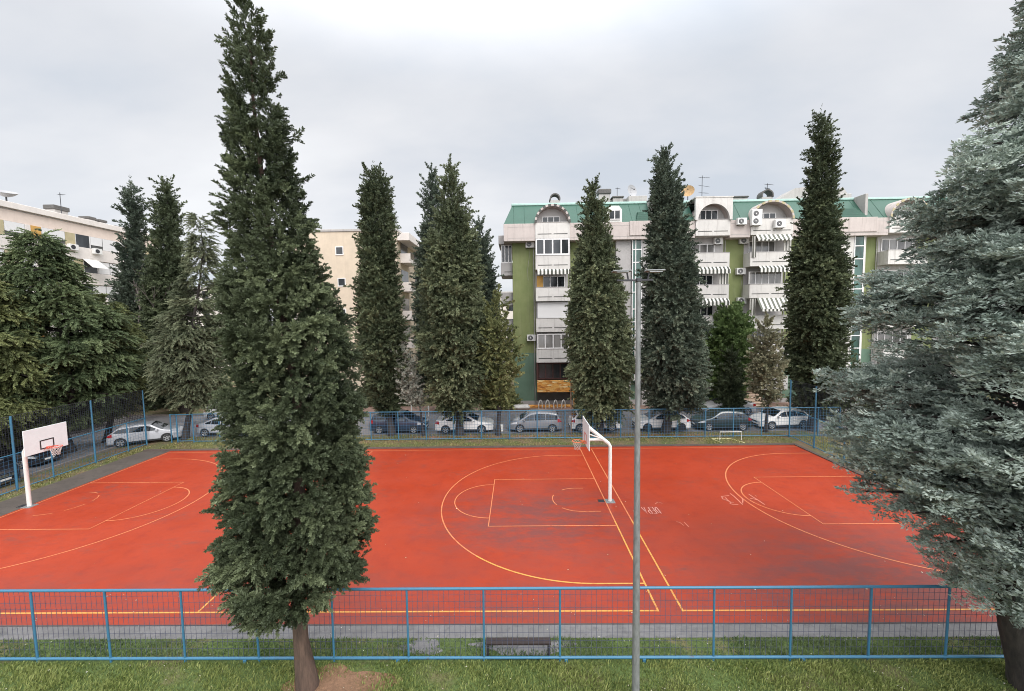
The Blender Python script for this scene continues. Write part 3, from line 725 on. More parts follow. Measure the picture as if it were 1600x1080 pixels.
def make_car(label, style, L, W, H, paint, loc, rz, dark_roof=None, chrome=False, name='parked_car', rimmat='alloy'):
    S = STY[style]; xs = [a*L for a, _ in S['top']]; zs = [b*H for _, b in S['top']]
    zb = 0.21; bf, br = S['belt'][0]*H, S['belt'][1]*H
    root = thing(name, label, 'car', loc, rz, 'cars parked around the court')
    zt = lambda x: interp(xs, zs, x)
    belt = lambda x: bf + (br-bf)*x/L
    def plan(x):
        k = 1.0
        if x < .75: k -= .26*((.75-x)/.75)**2.2
        if x > L-.65: k -= .20*((x-L+.65)/.65)**2.2
        return k
    def ys(x, z):
        b = belt(x); k = plan(x)*W/2
        if z <= b:
            return k*(1 - .10*max(0, (b*.62-z)/b)**1.5 - .035*max(0, (z-b*.62)/(b*.38))**2)
        t = (z-b)/max(.05, H-b)
        return k*(.965 - (1-S['roof'])*1.0*t**1.15)
    def section(x):
        top = zt(x); pts = [(0, zb)]; side_top = top-0.055
        zz = list(np.linspace(zb, max(zb+.02, side_top), 12))
        pts += [(ys(x, zb)*.94, zb)]
        for z in zz[1:]: pts.append((ys(x, z), z))
        yt = ys(x, side_top)
        pts += [(yt-.022, top-.028), (yt-.075, top-.012), (yt*.6, top+.004), (yt*.3, top+.012), (0, top+.014)]
        return pts
    X = sorted(set(list(np.linspace(0, L, 46)) + xs))
    secs = [section(x) for x in X]; n = len(secs[0])
    def lx(x): return L/2 - x
    m = MB()
    for sgn in (1, -1):
        vs = [(lx(x), sgn*p[0], p[1]) for x, s_ in zip(X, secs) for p in s_]
        fs = []
        for i in range(len(X)-1):
            for j in range(n-1):
                q = (i*n+j, i*n+j+1, (i+1)*n+j+1, (i+1)*n+j)
                fs.append(q if sgn < 0 else q[::-1])
        m.add(vs, fs)
        for i, fl in ((0, False), (len(X)-1, True)):
            s_ = secs[i]; q = [(lx(X[i]), sgn*p[0], p[1]) for p in s_]
            m.add(q, [tuple(range(n)) if (fl == (sgn > 0)) else tuple(range(n-1, -1, -1))])
    body = m.build('body', paint, root, True, local=True, angle=math.radians(38))
    def side(sgn, x0, x1, zlo, zhi, off, nx=10, nz=3):
        vs = []; fs = []
        for i in range(nx+1):
            x = x0+(x1-x0)*i/nx; a, b = zlo(x), zhi(x)
            if b < a: b = a
            for j in range(nz+1):
                z = a+(b-a)*j/nz; vs.append((lx(x), sgn*(ys(x, z)+off), z))
        for i in range(nx):
            for j in range(nz):
                q = (i*(nz+1)+j, i*(nz+1)+j+1, (i+1)*(nz+1)+j+1, (i+1)*(nz+1)+j)
                fs.append(q if sgn > 0 else q[::-1])
        return vs, fs
    wx0, wx1, wr = .185*L+.05, L-.185*L, .315
    c0, c1 = S['cab'][0]*L, S['cab'][1]*L
    glow = lambda x: belt(x)+.03
    ghigh = lambda x: max(belt(x)+.03, zt(x)-.115 - .02)
    pb, pc = S['posts'][0]*L, S['posts'][1]*L
    for sgn in (1, -1):
        # doors with their window panes
        for a, b in ((c0+.10, pb), (pb+.02, min(pc+.03, wx1-.30))):
            m = MB(); m.add(*side(sgn, a, b, lambda x: .36, lambda x: belt(x)-.005, .006, 8, 4))
            d = m.build('door', paint, root, True, local=True)
            m = MB(); xh = b-.20
            v, f_ = side(sgn, xh-.09, xh+.09, lambda x: belt(x)-.115, lambda x: belt(x)-.085, .022, 2, 1); m.add(v, f_)
            m.build('handle', paint if not chrome else M['chrome'], d, local=True)
        for a, b in ((c0+.06, pb-.025), (pb+.025, pc-.02), (pc+.02, c1-.16)):
            if b-a < .12: continue
            m = MB(); m.add(*side(sgn, a, b, glow, ghigh, .008, 10, 3)); m.build('side_window', M['car_glass'], root, True, local=True)
        m = MB(); m.add(*side(sgn, wx0+wr, wx1-wr, lambda x: zb+.005, lambda x: .335, .010, 6, 2)); m.build('sill', M['trim'], root, True, local=True)
        # wheel arches and wheels
        for wx in (wx0, wx1):
            R_ = wr+.055; m = MB()
            m.add(*side(sgn, wx-R_, wx+R_, lambda x: zb-.01, lambda x: .32+math.sqrt(max(0, R_*R_-(x-wx)**2))*.97, .007, 18, 3))
            m.build('wheel_arch', M['trim'], root, True, local=True)
            yo = sgn*(ys(wx, .35)+.018); yi = sgn*(ys(wx, .35)-.17)
            wv = MB(); N = 24; prof = [(yi, wr-.06), (yi+sgn*.01, wr-.01), (yi+sgn*.03, wr), (yo-sgn*.03, wr), (yo-sgn*.008, wr-.015), (yo, wr-.06), (yo-sgn*.004, wr*.66)]
            vs = [(lx(wx)+r_*math.cos(2*PI*k/N), y_, wr+r_*math.sin(2*PI*k/N)) for y_, r_ in prof for k in range(N)]
            fs = [(i*N+k, i*N+(k+1) % N, (i+1)*N+(k+1) % N, (i+1)*N+k) for i in range(len(prof)-1) for k in range(N)]
            wv.add(vs, fs); wh = wv.build('wheel', M['tyre'], root, True, local=True, angle=.9)
            rv = MB(); r1 = wr*.68
            rv.disc((lx(wx), yo-sgn*.022, wr), r1, 'y', 24, sgn > 0)
            rv.mat(1)
            for k in range(5):
                th = 2*PI*k/5+.3; c_, s_ = math.cos(th), math.sin(th)
                for (e0, e1) in ((.045, .03),):
                    pts = [(r_*c_-e*s_, r_*s_+e*c_) for r_, e in ((.03, -e0), (r1*.98, -e1-.01), (r1*.98, e1+.01), (.03, e0))]
                    rv.add([(lx(wx)+p, yo-sgn*.006, wr+q) for p, q in pts], [(0, 1, 2, 3)])
            rv.tube([(lx(wx)+r1*math.cos(t_), yo-sgn*.008, wr+r1*math.sin(t_)) for t_ in np.linspace(0, 2*PI, 21)], .014, 4, cap=False)
            rv.build('rim', [M['trim'], M[rimmat]], wh, False, local=True)
        # lights
        fh = lambda x: zt(x)-.075
        m = MB(); m.add(*side(sgn, .03, .56, lambda x: .40*H + .10*x, lambda x: max(.40*H+.10*x+.005, min(zt(x)-.06, (.40+.09)*H + .17*x)), .009, 8, 2)); m.build('headlight', M['lamp_clear'], root, True, local=True)
        m = MB(); m.add(*side(sgn, L-.34, L-.015, lambda x: .50*H+.10*(x-L+.34), lambda x: min(.635*H+.05, zt(x)-.05), .009, 6, 2)); m.build('tail_light', M['lamp_red'], root, True, local=True)
        mx_ = c0+.20; yb = ys(mx_, belt(mx_))
        m = MB(); m.bbox(lx(mx_)-.09, lx(mx_)+.06, *sorted((sgn*(yb+.02), sgn*(yb+.20))), belt(mx_)+.01, belt(mx_)+.15, .03); m.build('door_mirror', paint, root, True, local=True, angle=.7)
    # windscreen and rear window: strips that follow the top profile
    def topstrip(x0, x1, inset, off, nx=10):
        vs = []; fs = []; ny = 8
        for i in range(nx+1):
            x = x0+(x1-x0)*i/nx; top = zt(x); yt = ys(x, top-.055)-inset
            sl_ = (zt(x+.02)-zt(x-.02))/.04; nl = math.hypot(1, sl_)
            for j in range(ny+1):
                y = -yt+2*yt*j/ny; z = top+.014-.010*(abs(y)/max(yt, .01))**2
                vs.append((lx(x)+sl_/nl*off, y, z+off/nl))
        for i in range(nx):
            for j in range(ny): fs.append((i*(ny+1)+j, i*(ny+1)+j+1, (i+1)*(ny+1)+j+1, (i+1)*(ny+1)+j))
        return vs, fs
    m = MB(); m.add(*topstrip(S['ws'][0]*L, S['ws'][1]*L, .06, .010)); m.build('windscreen', M['car_glass'], root, True, local=True)
    m = MB(); m.add(*topstrip(S['rw'][0]*L, S['rw'][1]*L, .09, .010)); m.build('rear_window', M['car_glass'], root, True, local=True)
    if dark_roof:
        m = MB(); m.add(*topstrip(S['ws'][1]*L+.02, S['rw'][0]*L-.02, .02, .006)); m.build('roof_panel', dark_roof, root, True, local=True)
    # front: grille, intake, plate; rear: plate and lower bumper
    fw_ = plan(0)*W/2
    m = MB(); m.bbox(L/2-.03, L/2+.012, -fw_*.55, fw_*.55, .32*H, .40*H-.01, .012); m.bbox(L/2-.03, L/2+.014, -fw_*.75, fw_*.75, .225, .345, .012)
    m.build('grille', M['trim'], root, local=True)
    if chrome:
        m = MB()
        for z in (.335*H, .365*H, .395*H): m.bbox(L/2-.02, L/2+.028, -fw_*.72, fw_*.72, z-.012, z+.016, .004)
        m.bbox(L/2-.02, L/2+.03, -fw_*.9, fw_*.9, .24, .265, .004)
        m.build('chrome_strip', M['chrome'], root, local=True)
    m = MB(); m.bbox(L/2-.01, L/2+.022, -.26, .26, .36, .465, .004); m.bbox(-L/2-.018, -L/2+.01, -.26, .26, .40, .505, .004)
    m.build('number_plate', M['plate'], root, local=True)
    rw_ = plan(L)*W/2
    m = MB(); m.bbox(-L/2-.012, -L/2+.04, -rw_*.95, rw_*.95, .215, .345, .012); m.build('bumper_trim', M['trim'], root, local=True)
    return root
P_white = car_paint('white_car_paint', (0.80, 0.79, 0.78)); P_navy = car_paint('navy_car_paint', (0.022, 0.035, 0.065))
P_grey = car_paint('grey_car_paint', (0.20, 0.205, 0.22)); P_silver = car_paint('silver_car_paint', (0.42, 0.43, 0.46))
P_dark = car_paint('dark_green_black_paint', (0.014, 0.028, 0.03)); P_black = car_paint('black_car_paint', (0.014, 0.014, 0.018))
P_lgrey = car_paint('light_grey_car_paint', (0.42, 0.41, 0.41))
make_car('dark navy blue parked SUV behind the blue street fence, left of the white coupe', 'suv', 4.35, 1.82, 1.62, P_navy, (-9.45, 31.55, 0), 0.0)
make_car('white parked coupe with sloping roof, its nose close to a leaning trunk', 'sedan', 4.5, 1.80, 1.43, P_white, (-4.22, 31.45, 0), 0.0)
make_car('silver and grey parked hatchback facing left beside the small white box', 'mpv', 4.05, 1.70, 1.55, P_grey, (1.33, 31.45, 0), PI)
make_car('white parked hatchback half hidden behind the middle basketball board', 'hatch', 3.95, 1.70, 1.47, P_white, (6.0, 31.5, 0), 0.0)
make_car('white parked hatchback with black wheels, partly behind the grey floodlight column', 'hatch', 4.15, 1.76, 1.46, P_white, (11.15, 31.4, 0), PI, rimmat='trim')
make_car('very dark green parked hatchback behind the small goal frame', 'hatch', 4.15, 1.78, 1.50, P_dark, (15.85, 31.45, 0), PI)
make_car('shiny white parked hatchback at the right corner of the fence, facing left', 'hatch', 4.15, 1.75, 1.48, P_white, (20.65, 31.75, 0), PI+0.09)
make_car('light grey car parked across the street under dark trees', 'sedan', 4.5, 1.78, 1.46, P_lgrey, (18.9, 36.4, 0.0), PI)
make_car('silver parked hatchback standing askew outside the left corner of the court', 'hatch', 4.2, 1.76, 1.47, P_silver, (-27.75, 29.35, 0), 0.50)
make_car('silver parked car between the far left gate and the large cypress', 'sedan', 4.3, 1.74, 1.46, P_silver, (-22.9, 31.2, 0), 0.0)
make_car('white car parked across the street behind the silver car at the far left', 'hatch', 4.1, 1.75, 1.50, P_white, (-26.6, 36.6, 0), 0.05)
make_car('black SUV with chrome grille strips parked nose to the left fence', 'suv', 4.5, 1.85, 1.68, P_black, (-30.4, 21.2, 0), 0.0, chrome=True)
make_car('black car parked behind the left basketball hoop, under the left trees', 'hatch', 4.2, 1.78, 1.50, P_black, (-31.9, 24.7, 0), 0.0)
# ------------------------------------------------------------------ green apartment block
YW, YB = 40.0, 38.8         # wall plane, balcony front plane
GB = thing('apartment_block', 'green and off-white apartment block with green metal roof and arched attic balconies', 'building', (20, 46, 0))
m = MB(); m.box(-0.38, 46.0, YW, 52.0, 0.0, 16.2); GBW = m.build('wall', M['green_wall'], GB)
m = MB(); m.box(-0.44, 46, YW-0.06, YW+0.0-0.002, 0.0, 0.55); m.build('plinth', M['grey_wall'], GB)
bays = [(1.82, 5.08, 'arch'), (16.9, 20.12, 'square'), (22.05, 25.95, 'arch'), (34.9, 38.6, 'arch'), (40.6, 44.0, 'arch')]
# attic parapet band (fascia) and the mansard above, interrupted by the bays
m = MB(); cuts = sorted([(a-0.01, b+0.01) for a, b, _ in bays]); x = -1.18
for a, b in cuts+[(46.0, 46.0)]:
    if a > x: m.bbox(x, a, 38.9, 40.4, 16.12, 17.74, 0.02)
    x = b
m.box(-1.18, 46.0, 40.4, 52.0, 16.12, 17.74)
fas = m.build('parapet', M['pinkish'], GB)
m = MB(); x = -0.9
for a, b in cuts+[(46.0, 46.0)]:
    if a > x: m.box(x+.12, a-.1, 38.892, 38.9-.001, 16.38, 16.42); m.box(x+.12, a-.1, 38.89, 38.898, 17.42, 17.45)
    x = b
m.build('groove', M['chimney'], fas)
m = MB()
vb = [(-1.15, 38.95, 17.742), (46, 38.95, 17.742), (46, 40.6, 19.86), (-0.36, 40.6, 19.86), (-0.36, 51.4, 19.86), (-1.15, 52, 17.742), (46, 52, 17.742), (46, 51.4, 19.86)]
m.add(vb, [(0, 3, 4, 5), (3, 2, 7, 4), (5, 4, 7, 6), (1, 6, 7, 2)])
# front slope, with an opening for every attic vault
def slope(x, z): return (x, 38.95+1.65*(z-17.742)/2.118, z)
edge = [(-1.15, 17.742, -0.36)]
stations = [-1.15]
for a, b, kd in bays:
    cxm, ro = (a+b)/2, (b-a)/2+.06
    if kd == 'square': stations += [(cxm-ro, 'flat'), (cxm+ro, 'flat')]
    else: stations += [(cxm+ro*math.cos(PI*(1-k/20)), 'arc', cxm, ro) for k in range(21)]
lowz = []
for s_ in stations:
    if not isinstance(s_, tuple): lowz.append((s_, 17.742)); continue
    if s_[1] == 'flat':
        if len(lowz) and lowz[-1][1] < 19: lowz += [(s_[0]-.001, 17.742), (s_[0], 19.79)]
        else: lowz += [(s_[0], 19.79), (s_[0]+.001, 17.742)]
    else: lowz.append((s_[0], max(17.742, min(19.84, 17.75+1.72*math.sqrt(max(0, 1-((s_[0]-s_[2])/s_[3])**2))))))
lowz.append((46.0, 17.742))
vs = []; fs = []
for i, (x, z) in enumerate(lowz): vs += [slope(x, z), slope(max(x, -.36), 19.86)]
for i in range(len(lowz)-1): fs.append((2*i, 2*i+2, 2*i+3, 2*i+1))
m.add(vs, fs)
roof = m.build('mansard_roof', M['green_roof'], GB)
m = MB()
for k in range(46):
    x = -0.2+1.02*k
    if any(a-0.3 < x < b+0.3 for a, b, _ in bays): continue
    m.tube([(x, 38.945, 17.76), (x, 40.595, 19.87)], 0.016, 4)
m.build('roof_seam', M['green_roof'], roof)
m = MB(); m.bbox(-0.42, 46, 40.5, 40.75, 19.85, 20.06, 0.03); m.bbox(-0.42, -0.2, 40.75, 51.4, 19.85, 20.06, 0.03); m.build('ridge_trim', M['mint_trim'], roof)
m = MB(); m.bbox(6.0, 46, 41.6, 50, 19.80, 20.25, 0.05); m.build('roof_curb', M['mint_trim'], roof)

def window(x0, x1, z0, z1, y, n, parent, glass='glass', fr=0.075, frame='white_frame', d=0.06, sash=None):
    m = MB(); m.box(x0, x1, y, y+d, z0, z0+fr); m.box(x0, x1, y, y+d, z1-fr, z1)
    xs = [x0+(x1-x0)*k/n for k in range(n+1)]
    for k, x in enumerate(xs):
        a = x if k == 0 else (x-fr if k == n else x-fr/2)
        m.box(a, a+fr, y, y+d, z0+fr, z1-fr)
    if sash:
        m.box(x0+fr, x1-fr, y+.01, y+d-.01, sash-.025, sash+.025)
    f = m.build('window', M[frame], parent)
    m = MB(); m.box(x0+.02, x1-.02, y+d*.5, y+d*.5+.01, z0+.02, z1-.02); m.build('pane', M[glass], f)
    return f
def parapet(x0, x1, zs, zt_, parent, cant=0.0, mat='pale_wall', yb=YB, sides=True):
    m = MB()
    m.bbox(x0, x1, yb, yb+0.14, zs-0.02, zt_, 0.015)
    if sides:
        m.bbox(x0, x0+0.13, yb+0.14, YW-.003, zs-0.02, zt_, 0.01); m.bbox(x1-0.13, x1, yb+0.14, YW-.003, zs-0.02, zt_, 0.01)
    m.box(x0+0.13, x1-0.13, yb+0.14, YW-.003, zs, zs+0.16)
    b = m.build('balcony', M[mat], parent)
    m = MB(); w_ = (x1-x0); zsl = zs+0.36
    m.box(x0+.22, x0+w_*.47, yb-.012, yb-.001, zsl, zsl+.07); m.box(x0+w_*.53, x1-.22, yb-.012, yb-.001, zsl, zsl+.07)
    m.build('drain_slot', M['recess'], b)
    m = MB(); m.bbox(x0-.03, x1+.03, yb-.03, yb+.17, zt_+.001, zt_+.05, .008); m.build('coping', M['grey_wall'], b)
    return b
def awning(x0, x1, z1, parent, out=0.25, drop=0.42, mat='awning', tilt=True, valance=0.24):
    m = MB(); ye = YB-out; zl = z1-drop
    m.add([(x0, YB-.01, z1), (x1, YB-.01, z1), (x1, ye, zl), (x0, ye, zl), (x0, YB-.01, z1+.03), (x1, YB-.01, z1+.03), (x1, ye-.02, zl+.03), (x0, ye-.02, zl+.03)],
          [(3, 2, 1, 0), (4, 5, 6, 7), (0, 4, 7, 3), (1, 2, 6, 5), (2, 3, 7, 6), (0, 1, 5, 4)])
    a = m.build('awning', M[mat], parent)
    m = MB(); n = max(4, int((x1-x0)/0.18)); st = (x1-x0)/n
    for k in range(n):
        pts = [(x0+st*k, zl+.02)] + [(x0+st*(k+t_), zl-valance+.05-(.05*math.sin(PI*t_))) for t_ in (0, .25, .5, .75, 1)] + [(x0+st*(k+1), zl+.02)]
        m.add([(p, ye-.022, q) for p, q in pts]+[(p, ye-.012, q) for p, q in pts], [tuple(range(7)), tuple(range(13, 6, -1))])
    m.build('valance', M['scallop'], a)
    return a
def blind(x0, x1, z0, z1, parent, y=YB+.02):
    m = MB(); n = 10
    vs = []
    for k in range(n+1):
        x = x0+(x1-x0)*k/n; yy = y+.03*math.sin(k*1.9)
        vs += [(x, yy, z0+.05*math.sin(k)), (x, yy, z1)]
    m.add(vs, [(2*k, 2*k+2, 2*k+3, 2*k+1) for k in range(n)])
    return m.build('side_blind', M['curtain_stripe'], parent)
def recess(x0, x1, z0, z1, parent):
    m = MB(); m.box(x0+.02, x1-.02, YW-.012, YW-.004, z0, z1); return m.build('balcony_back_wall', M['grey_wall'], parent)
slabs = [1.6, 4.52, 7.47, 10.42, 13.42, 16.33]     # underside of each balcony
def arch_attic(x0, x1, kind, zs=16.33, teeth='dark'):
    cxm, r = (x0+x1)/2, (x1-x0)/2+.06
    zc = 17.75; ro = r+.0
    # vault shell from the balcony front back into the roof
    m = MB(); N = 22
    k_ = 1.0 if kind == 'arch' else .92
    hgt = 1.72
    def P(rr, t_, y): return (cxm+rr*math.cos(t_), y, zc+hgt*(rr/ro)*math.sin(t_))
    vs = []; ys_ = (YB-.12, YB+2.1)
    for y in ys_:
        for rr in (ro, ro-.17):
            vs += [P(rr, PI*k/N, y) for k in range(N+1)]
    q = N+1; fs = []
    for k in range(N):
        fs += [(k, k+1, q+k+1, q+k), (k, 2*q+k, 2*q+k+1, k+1), (q+k, q+k+1, 3*q+k+1, 3*q+k), (2*q+k, 3*q+k, 3*q+k+1, 2*q+k+1)]
    fs += [(0, q, 3*q, 2*q), (N, 2*q+N, 3*q+N, q+N)]
    m.add(vs, fs)
    va = m.build('attic_vault', M['pinkish'], GB, True, angle=.6)
    m = MB(); pts = [(cxm+(ro-.18)*math.cos(PI*k/N), zc+hgt*((ro-.18)/ro)*math.sin(PI*k/N)) for k in range(N+1)]
    m.prism(pts, YB+.78, YB+.84); back = m.build('attic_back_wall', M['grey_wall'], GB)
    if teeth:
        m = MB(); T = 19
        for k in range(T):
            if k % 2: continue
            t0, t1 = PI*k/T, PI*(k+1)/T
            a, b, c, d = P(ro+.015, t0, YB-.14), P(ro+.015, t1, YB-.14), P(ro-.20, t1, YB-.14), P(ro-.20, t0, YB-.14)
            vs = [a, b, c, d]+[(p[0], YB-.121, p[2]) for p in (a, b, c, d)]
            m.add(vs, [(0, 1, 2, 3), (7, 6, 5, 4), (0, 4, 5, 1), (1, 5, 6, 2), (2, 6, 7, 3), (3, 7, 4, 0)])
        m.build('arch_fringe', M['recess'] if teeth == 'dark' else M['khaki'], va)
    if kind == 'square':
        m = MB(); top = 19.78
        ring = [(cxm+(ro-.2)*math.cos(PI*k/N), zc+(hgt-.25)*math.sin(PI*k/N)) for k in range(N+1)]
        outer = []
        for (px, pz) in ring:
            t_ = math.atan2(pz-zc, px-cxm); c_, s_ = math.cos(t_), math.sin(t_)
            sx = (ro+.05)/max(abs(c_), 1e-6); sz = (top-zc)/max(s_, 1e-6); sc_ = min(sx, sz)
            outer.append((cxm+c_*sc_, zc+s_*sc_))
        y0, y1 = YB-.16, YB+.1
        n = len(ring); vs = [(p[0], y0, p[1]) for p in ring]+[(p[0], y0, p[1]) for p in outer]+[(p[0], y1, p[1]) for p in ring]+[(p[0], y1, p[1]) for p in outer]
        fs = []
        for k in range(n-1):
            fs += [(k, k+1, n+k+1, n+k), (k, 2*n+k, 2*n+k+1, k+1), (n+k, n+k+1, 3*n+k+1, 3*n+k)]
        m.add(vs, fs); m.box(cxm-ro-.1, cxm+ro+.1, YB-.2, YB+1.9, top, top+.1)
        m.build('attic_surround', M['pale_wall'], GB)
    return back, cxm, ro
lab = {}
for bi, (x0, x1, kind) in enumerate(bays):
    back, cxm, ro = arch_attic(x0, x1, kind, teeth={0: 'dark', 1: None, 2: 'khaki', 3: 'khaki', 4: 'dark'}[bi])
    window(cxm-.95, cxm+.75, 17.2, 18.85 if kind == 'square' else 18.5, YB+.70, 3, GB, 'glass', .06)
    for zi, zs in enumerate(slabs):
        top = zs+1.29
        if zi == 5: top = zs+1.46
        if bi == 0 and zi == 0: continue
        parapet(x0, x1, zs, top, GB, mat='pale_wall')
        up_ = slabs[zi+1] if zi < 5 else None
        if up_ is None: continue
        z0, z1 = top, up_-.02
        if bi == 0 and zi in (4, 2, 1): pass
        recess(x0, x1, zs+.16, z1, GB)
# bay 1 (left): what stands in each opening
x0, x1, _ = bays[0]
b1 = []
window(x0+.02, x1-.02, 14.76, 16.31, YB+.015, 4, GB, 'glass', .13, sash=None)
awning(x0+.12, x1-.12, 13.40, GB, .18, .16, 'scallop', valance=.34)
window(x0+.75, x1-.35, 11.5, 12.9, YW-.09, 3, GB, 'glass')
m = MB(); m.box(x0+.14, x0+.75, YW-.35, YW-.3, 10.6, 12.9); m.build('door_shutter', M['ochre'], GB)
m = MB(); m.box(x0+.16, x1-.16, YB+.32, YB+.36, 8.78, 10.3); m.build('roller_blind', M['shutter'], GB)
window(x0+.1, x1-.1, 5.83, 7.28, YB+.12, 4, GB, 'curtain_glass', .1)
m = MB(); m.box(x0, x0+.12, YB+.1, YW-.01, 2.76, 4.5); m.box(x1-.12, x1, YB+.1, YW-.01, 2.76, 4.5)
m.box(x0+.12, x1-.12, YB+.75, YB+.81, 2.7, 4.5); m.build('timber_screen', M['brown_frame'], GB)
window(x0+.2, x1-.2, 2.8, 4.35, YB+.66, 4, GB, 'glass', .09, 'brown_frame')
m = MB(); m.bbox(x0+.05, x1+.38, YB-.1, YB+.15, 1.62, 2.76, .02); m.bbox(x1+.28, x1+.52, YB-.12, YB+.13, 0.11, 1.62, .01); m.bbox(x1+.42, x1+.9, YB+.2, YB+.5, 0.11, 2.3, .02)
m.box(x0+.05, x1+.3, YB+.15, YW-.01, 1.6, 1.75)
m.build('stone_balcony', M['stone'], GB)
m = MB(); m.tube([(x1+.42, YB-.2, .11), (x1+.42, YB-.2, 2.9)], .05, 8); m.build('stone_post', M['stone'], GB)
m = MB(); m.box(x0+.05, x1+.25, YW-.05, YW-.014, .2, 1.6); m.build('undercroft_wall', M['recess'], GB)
# side balconies on the left gable
for i, zs in enumerate((4.4, 7.3, 10.1, 13.05)):
    m = MB(); m.bbox(-1.55, -.385, 40.6, 44.2, zs, zs+1.28, .03); b = m.build('balcony', M['grey_wall'], GB)
    m = MB(); m.box(-1.2, -.5, 40.585, 40.598, zs+.35, zs+.42); m.build('drain_slot', M['recess'], b)
    if i == 3:
        window(-1.5, -.42, zs+1.29, 16.1, 40.7, 3, GB, 'glass', .09)
        m = MB(); m.box(-1.5, -1.42, 40.78, 44.0, zs+1.3, 16.1); m.build('side_glazing', M['glass'], GB)
        m = MB(); m.bbox(-1.75, -.39, 40.5, 44.2, 16.13, 17.0, .03); m.build('side_canopy', M['grey_wall'], GB)
    else:
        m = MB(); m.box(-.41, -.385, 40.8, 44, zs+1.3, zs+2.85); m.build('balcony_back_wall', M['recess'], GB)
# bay 2
x0, x1, _ = bays[1]
window(x0+.2, x1-.9, 14.75, 15.75, YW-.09, 3, GB, 'curtain_glass')
awning(x0+.1, x1-.05, 13.38, GB, .30, .30, 'scallop', valance=.36); blind(x1-.95, x1-.06, 11.72, 12.95, GB); window(x0+.3, x1-1.0, 11.75, 12.75, YW-.09, 3, GB)
awning(x0+.1, x1-.05, 10.40, GB, .30, .30, 'scallop', valance=.36); blind(x1-.85, x1-.06, 8.78, 9.95, GB); window(x0+.5, x1-.9, 8.8, 9.9, YW-.09, 3, GB)
window(x0+.3, x1-.5, 5.9, 7.1, YW-.09, 3, GB); window(x0+.3, x1-.5, 2.95, 4.2, YW-.09, 3, GB)
# bay 3
x0, x1, _ = bays[2]
awning(x0+.45, x1-.2, 16.30, GB, .4, .5, 'awning', valance=.12); blind(x0+.12, x0+.5, 14.2, 16.2, GB, YB-.06); blind(x1-.75, x1-.1, 14.76, 16.1, GB)
window(x0+.45, x1-.9, 14.75, 15.95, YW-.09, 4, GB, 'curtain_glass')
awning(x0+.75, x1-.1, 13.40, GB, .30, .26, 'scallop', valance=.36); window(x0+.2, x1-.6, 11.74, 12.95, YB+.5, 5, GB, 'curtain_glass', .06)
awning(x0+.7, x1-.1, 10.38, GB, .75, 1.05, 'awning', valance=.22); blind(x0+.08, x0+.62, 8.5, 10.36, GB)
window(x0+.5, x1-.5, 5.85, 7.2, YW-.09, 4, GB); window(x0+.5, x1-.5, 2.95, 4.2, YW-.09, 3, GB)
# bays 4 and 5 (seen through the cedar)
for x0, x1, _ in bays[3:]:
    for z in (14.75, 11.75, 8.8, 5.85, 2.95): window(x0+.3, x1-.4, z, z+1.2, YW-.09, 4, GB, 'curtain_glass')
# stair towers with the tall glazed strips
for sx, w0, w1 in ((11.08, 9.6, 12.9), (32.1, 29.9, 33.0)):
    m = MB()
    a, b = (sx+.92, 0)
    if sx < 20: m.box(w0, sx-.03, 39.42, YW-.003, .0, 16.1); m.box(sx+1.04, 13.7, 39.3, YW-.003, 0, 16.6)
    else: m.box(w0, sx-.03, 39.3, YW-.003, 0, 16.1); m.box(sx+1.0, sx+1.12, 39.3, YW-.003, 0, 16.1)
    m.build('stair_tower_wall', M['grey_wall'] if sx < 20 else M['pale_wall'], GB)
    n = 11; H_ = 16.62 if sx < 20 else 16.86; hgt = 1.28
    m = MB(); xa, xb = sx, sx+.98; y = 39.26
    cols = [xa, xb-.09] if sx > 20 else [xa, xa+.30, xb-.09]
    for c_ in cols: m.box(c_, c_+.09, y, y+.08, 2.6, H_)
    z = 2.6; k = 0
    while z < H_:
        for i_ in range(len(cols)-1): m.box(cols[i_]+.09, cols[i_+1], y, y+.08, z, z+.09)
        z += (1.22, 1.62)[k % 2]; k += 1
    m.box(xa+.09, xb-.09, y, y+.08, H_-.08, H_-.001)
    f = m.build('stair_window', M['white_frame'], GB)
    m = MB(); m.box(xa+.03, xb-.03, y+.04, y+.05, 2.62, H_-.02); m.build('pane', M['green_glass'], f)
    # stepped green roof over the stair
    m = MB(); c0 = sx+.55
    m.bbox(sx-.35 if sx < 20 else sx-2.2, sx+1.7, 38.82, 40.2, 16.45, 17.80, .02); m.build('tower_parapet', M['pinkish'], GB)
    m = MB(); a0, a1 = (sx+.3, sx+1.75) if sx < 20 else (sx-1.9, sx+.75)
    for k in range(5): m.bbox(a0+.06*k, a1-.06*k-.05*k*k*.5, 38.95+.1*k, 40.5, 17.805+.19*k, 17.99+.19*k, .015)
    m.build('stepped_roof', M['green_roof'], GB)
    m = MB(); m.bbox(a1+.02, a1+.3, 39.2, 41.2, 17.81, 20.05, .02); m.bbox(a0-.2, a1+.2, 41.0, 42.6, 19.2, 20.75 if sx < 20 else 20.6, .04); m.build('stair_head', M['chimney'], GB)
# white dormer right of bay 1
m = MB(); m.add([(8.6, 38.9, 17.76), (10.0, 38.9, 17.76), (10.0, 38.9, 18.9), (9.7, 38.9, 19.25), (9.0, 38.9, 19.25), (8.6, 38.9, 18.9)]+[(x, 41.4, z) for x, z in ((8.6, 17.76), (10.0, 17.76), (10.0, 18.9), (9.7, 19.25), (9.0, 19.25), (8.6, 18.9))],
      [(0, 1, 2, 3, 4, 5)]+[(k, 6+k, 6+(k+1) % 6, (k+1) % 6) for k in range(6)]); m.build('dormer', M['white_paint'], GB)
window(8.75, 9.85, 17.95, 18.85, 38.80, 2, GB)
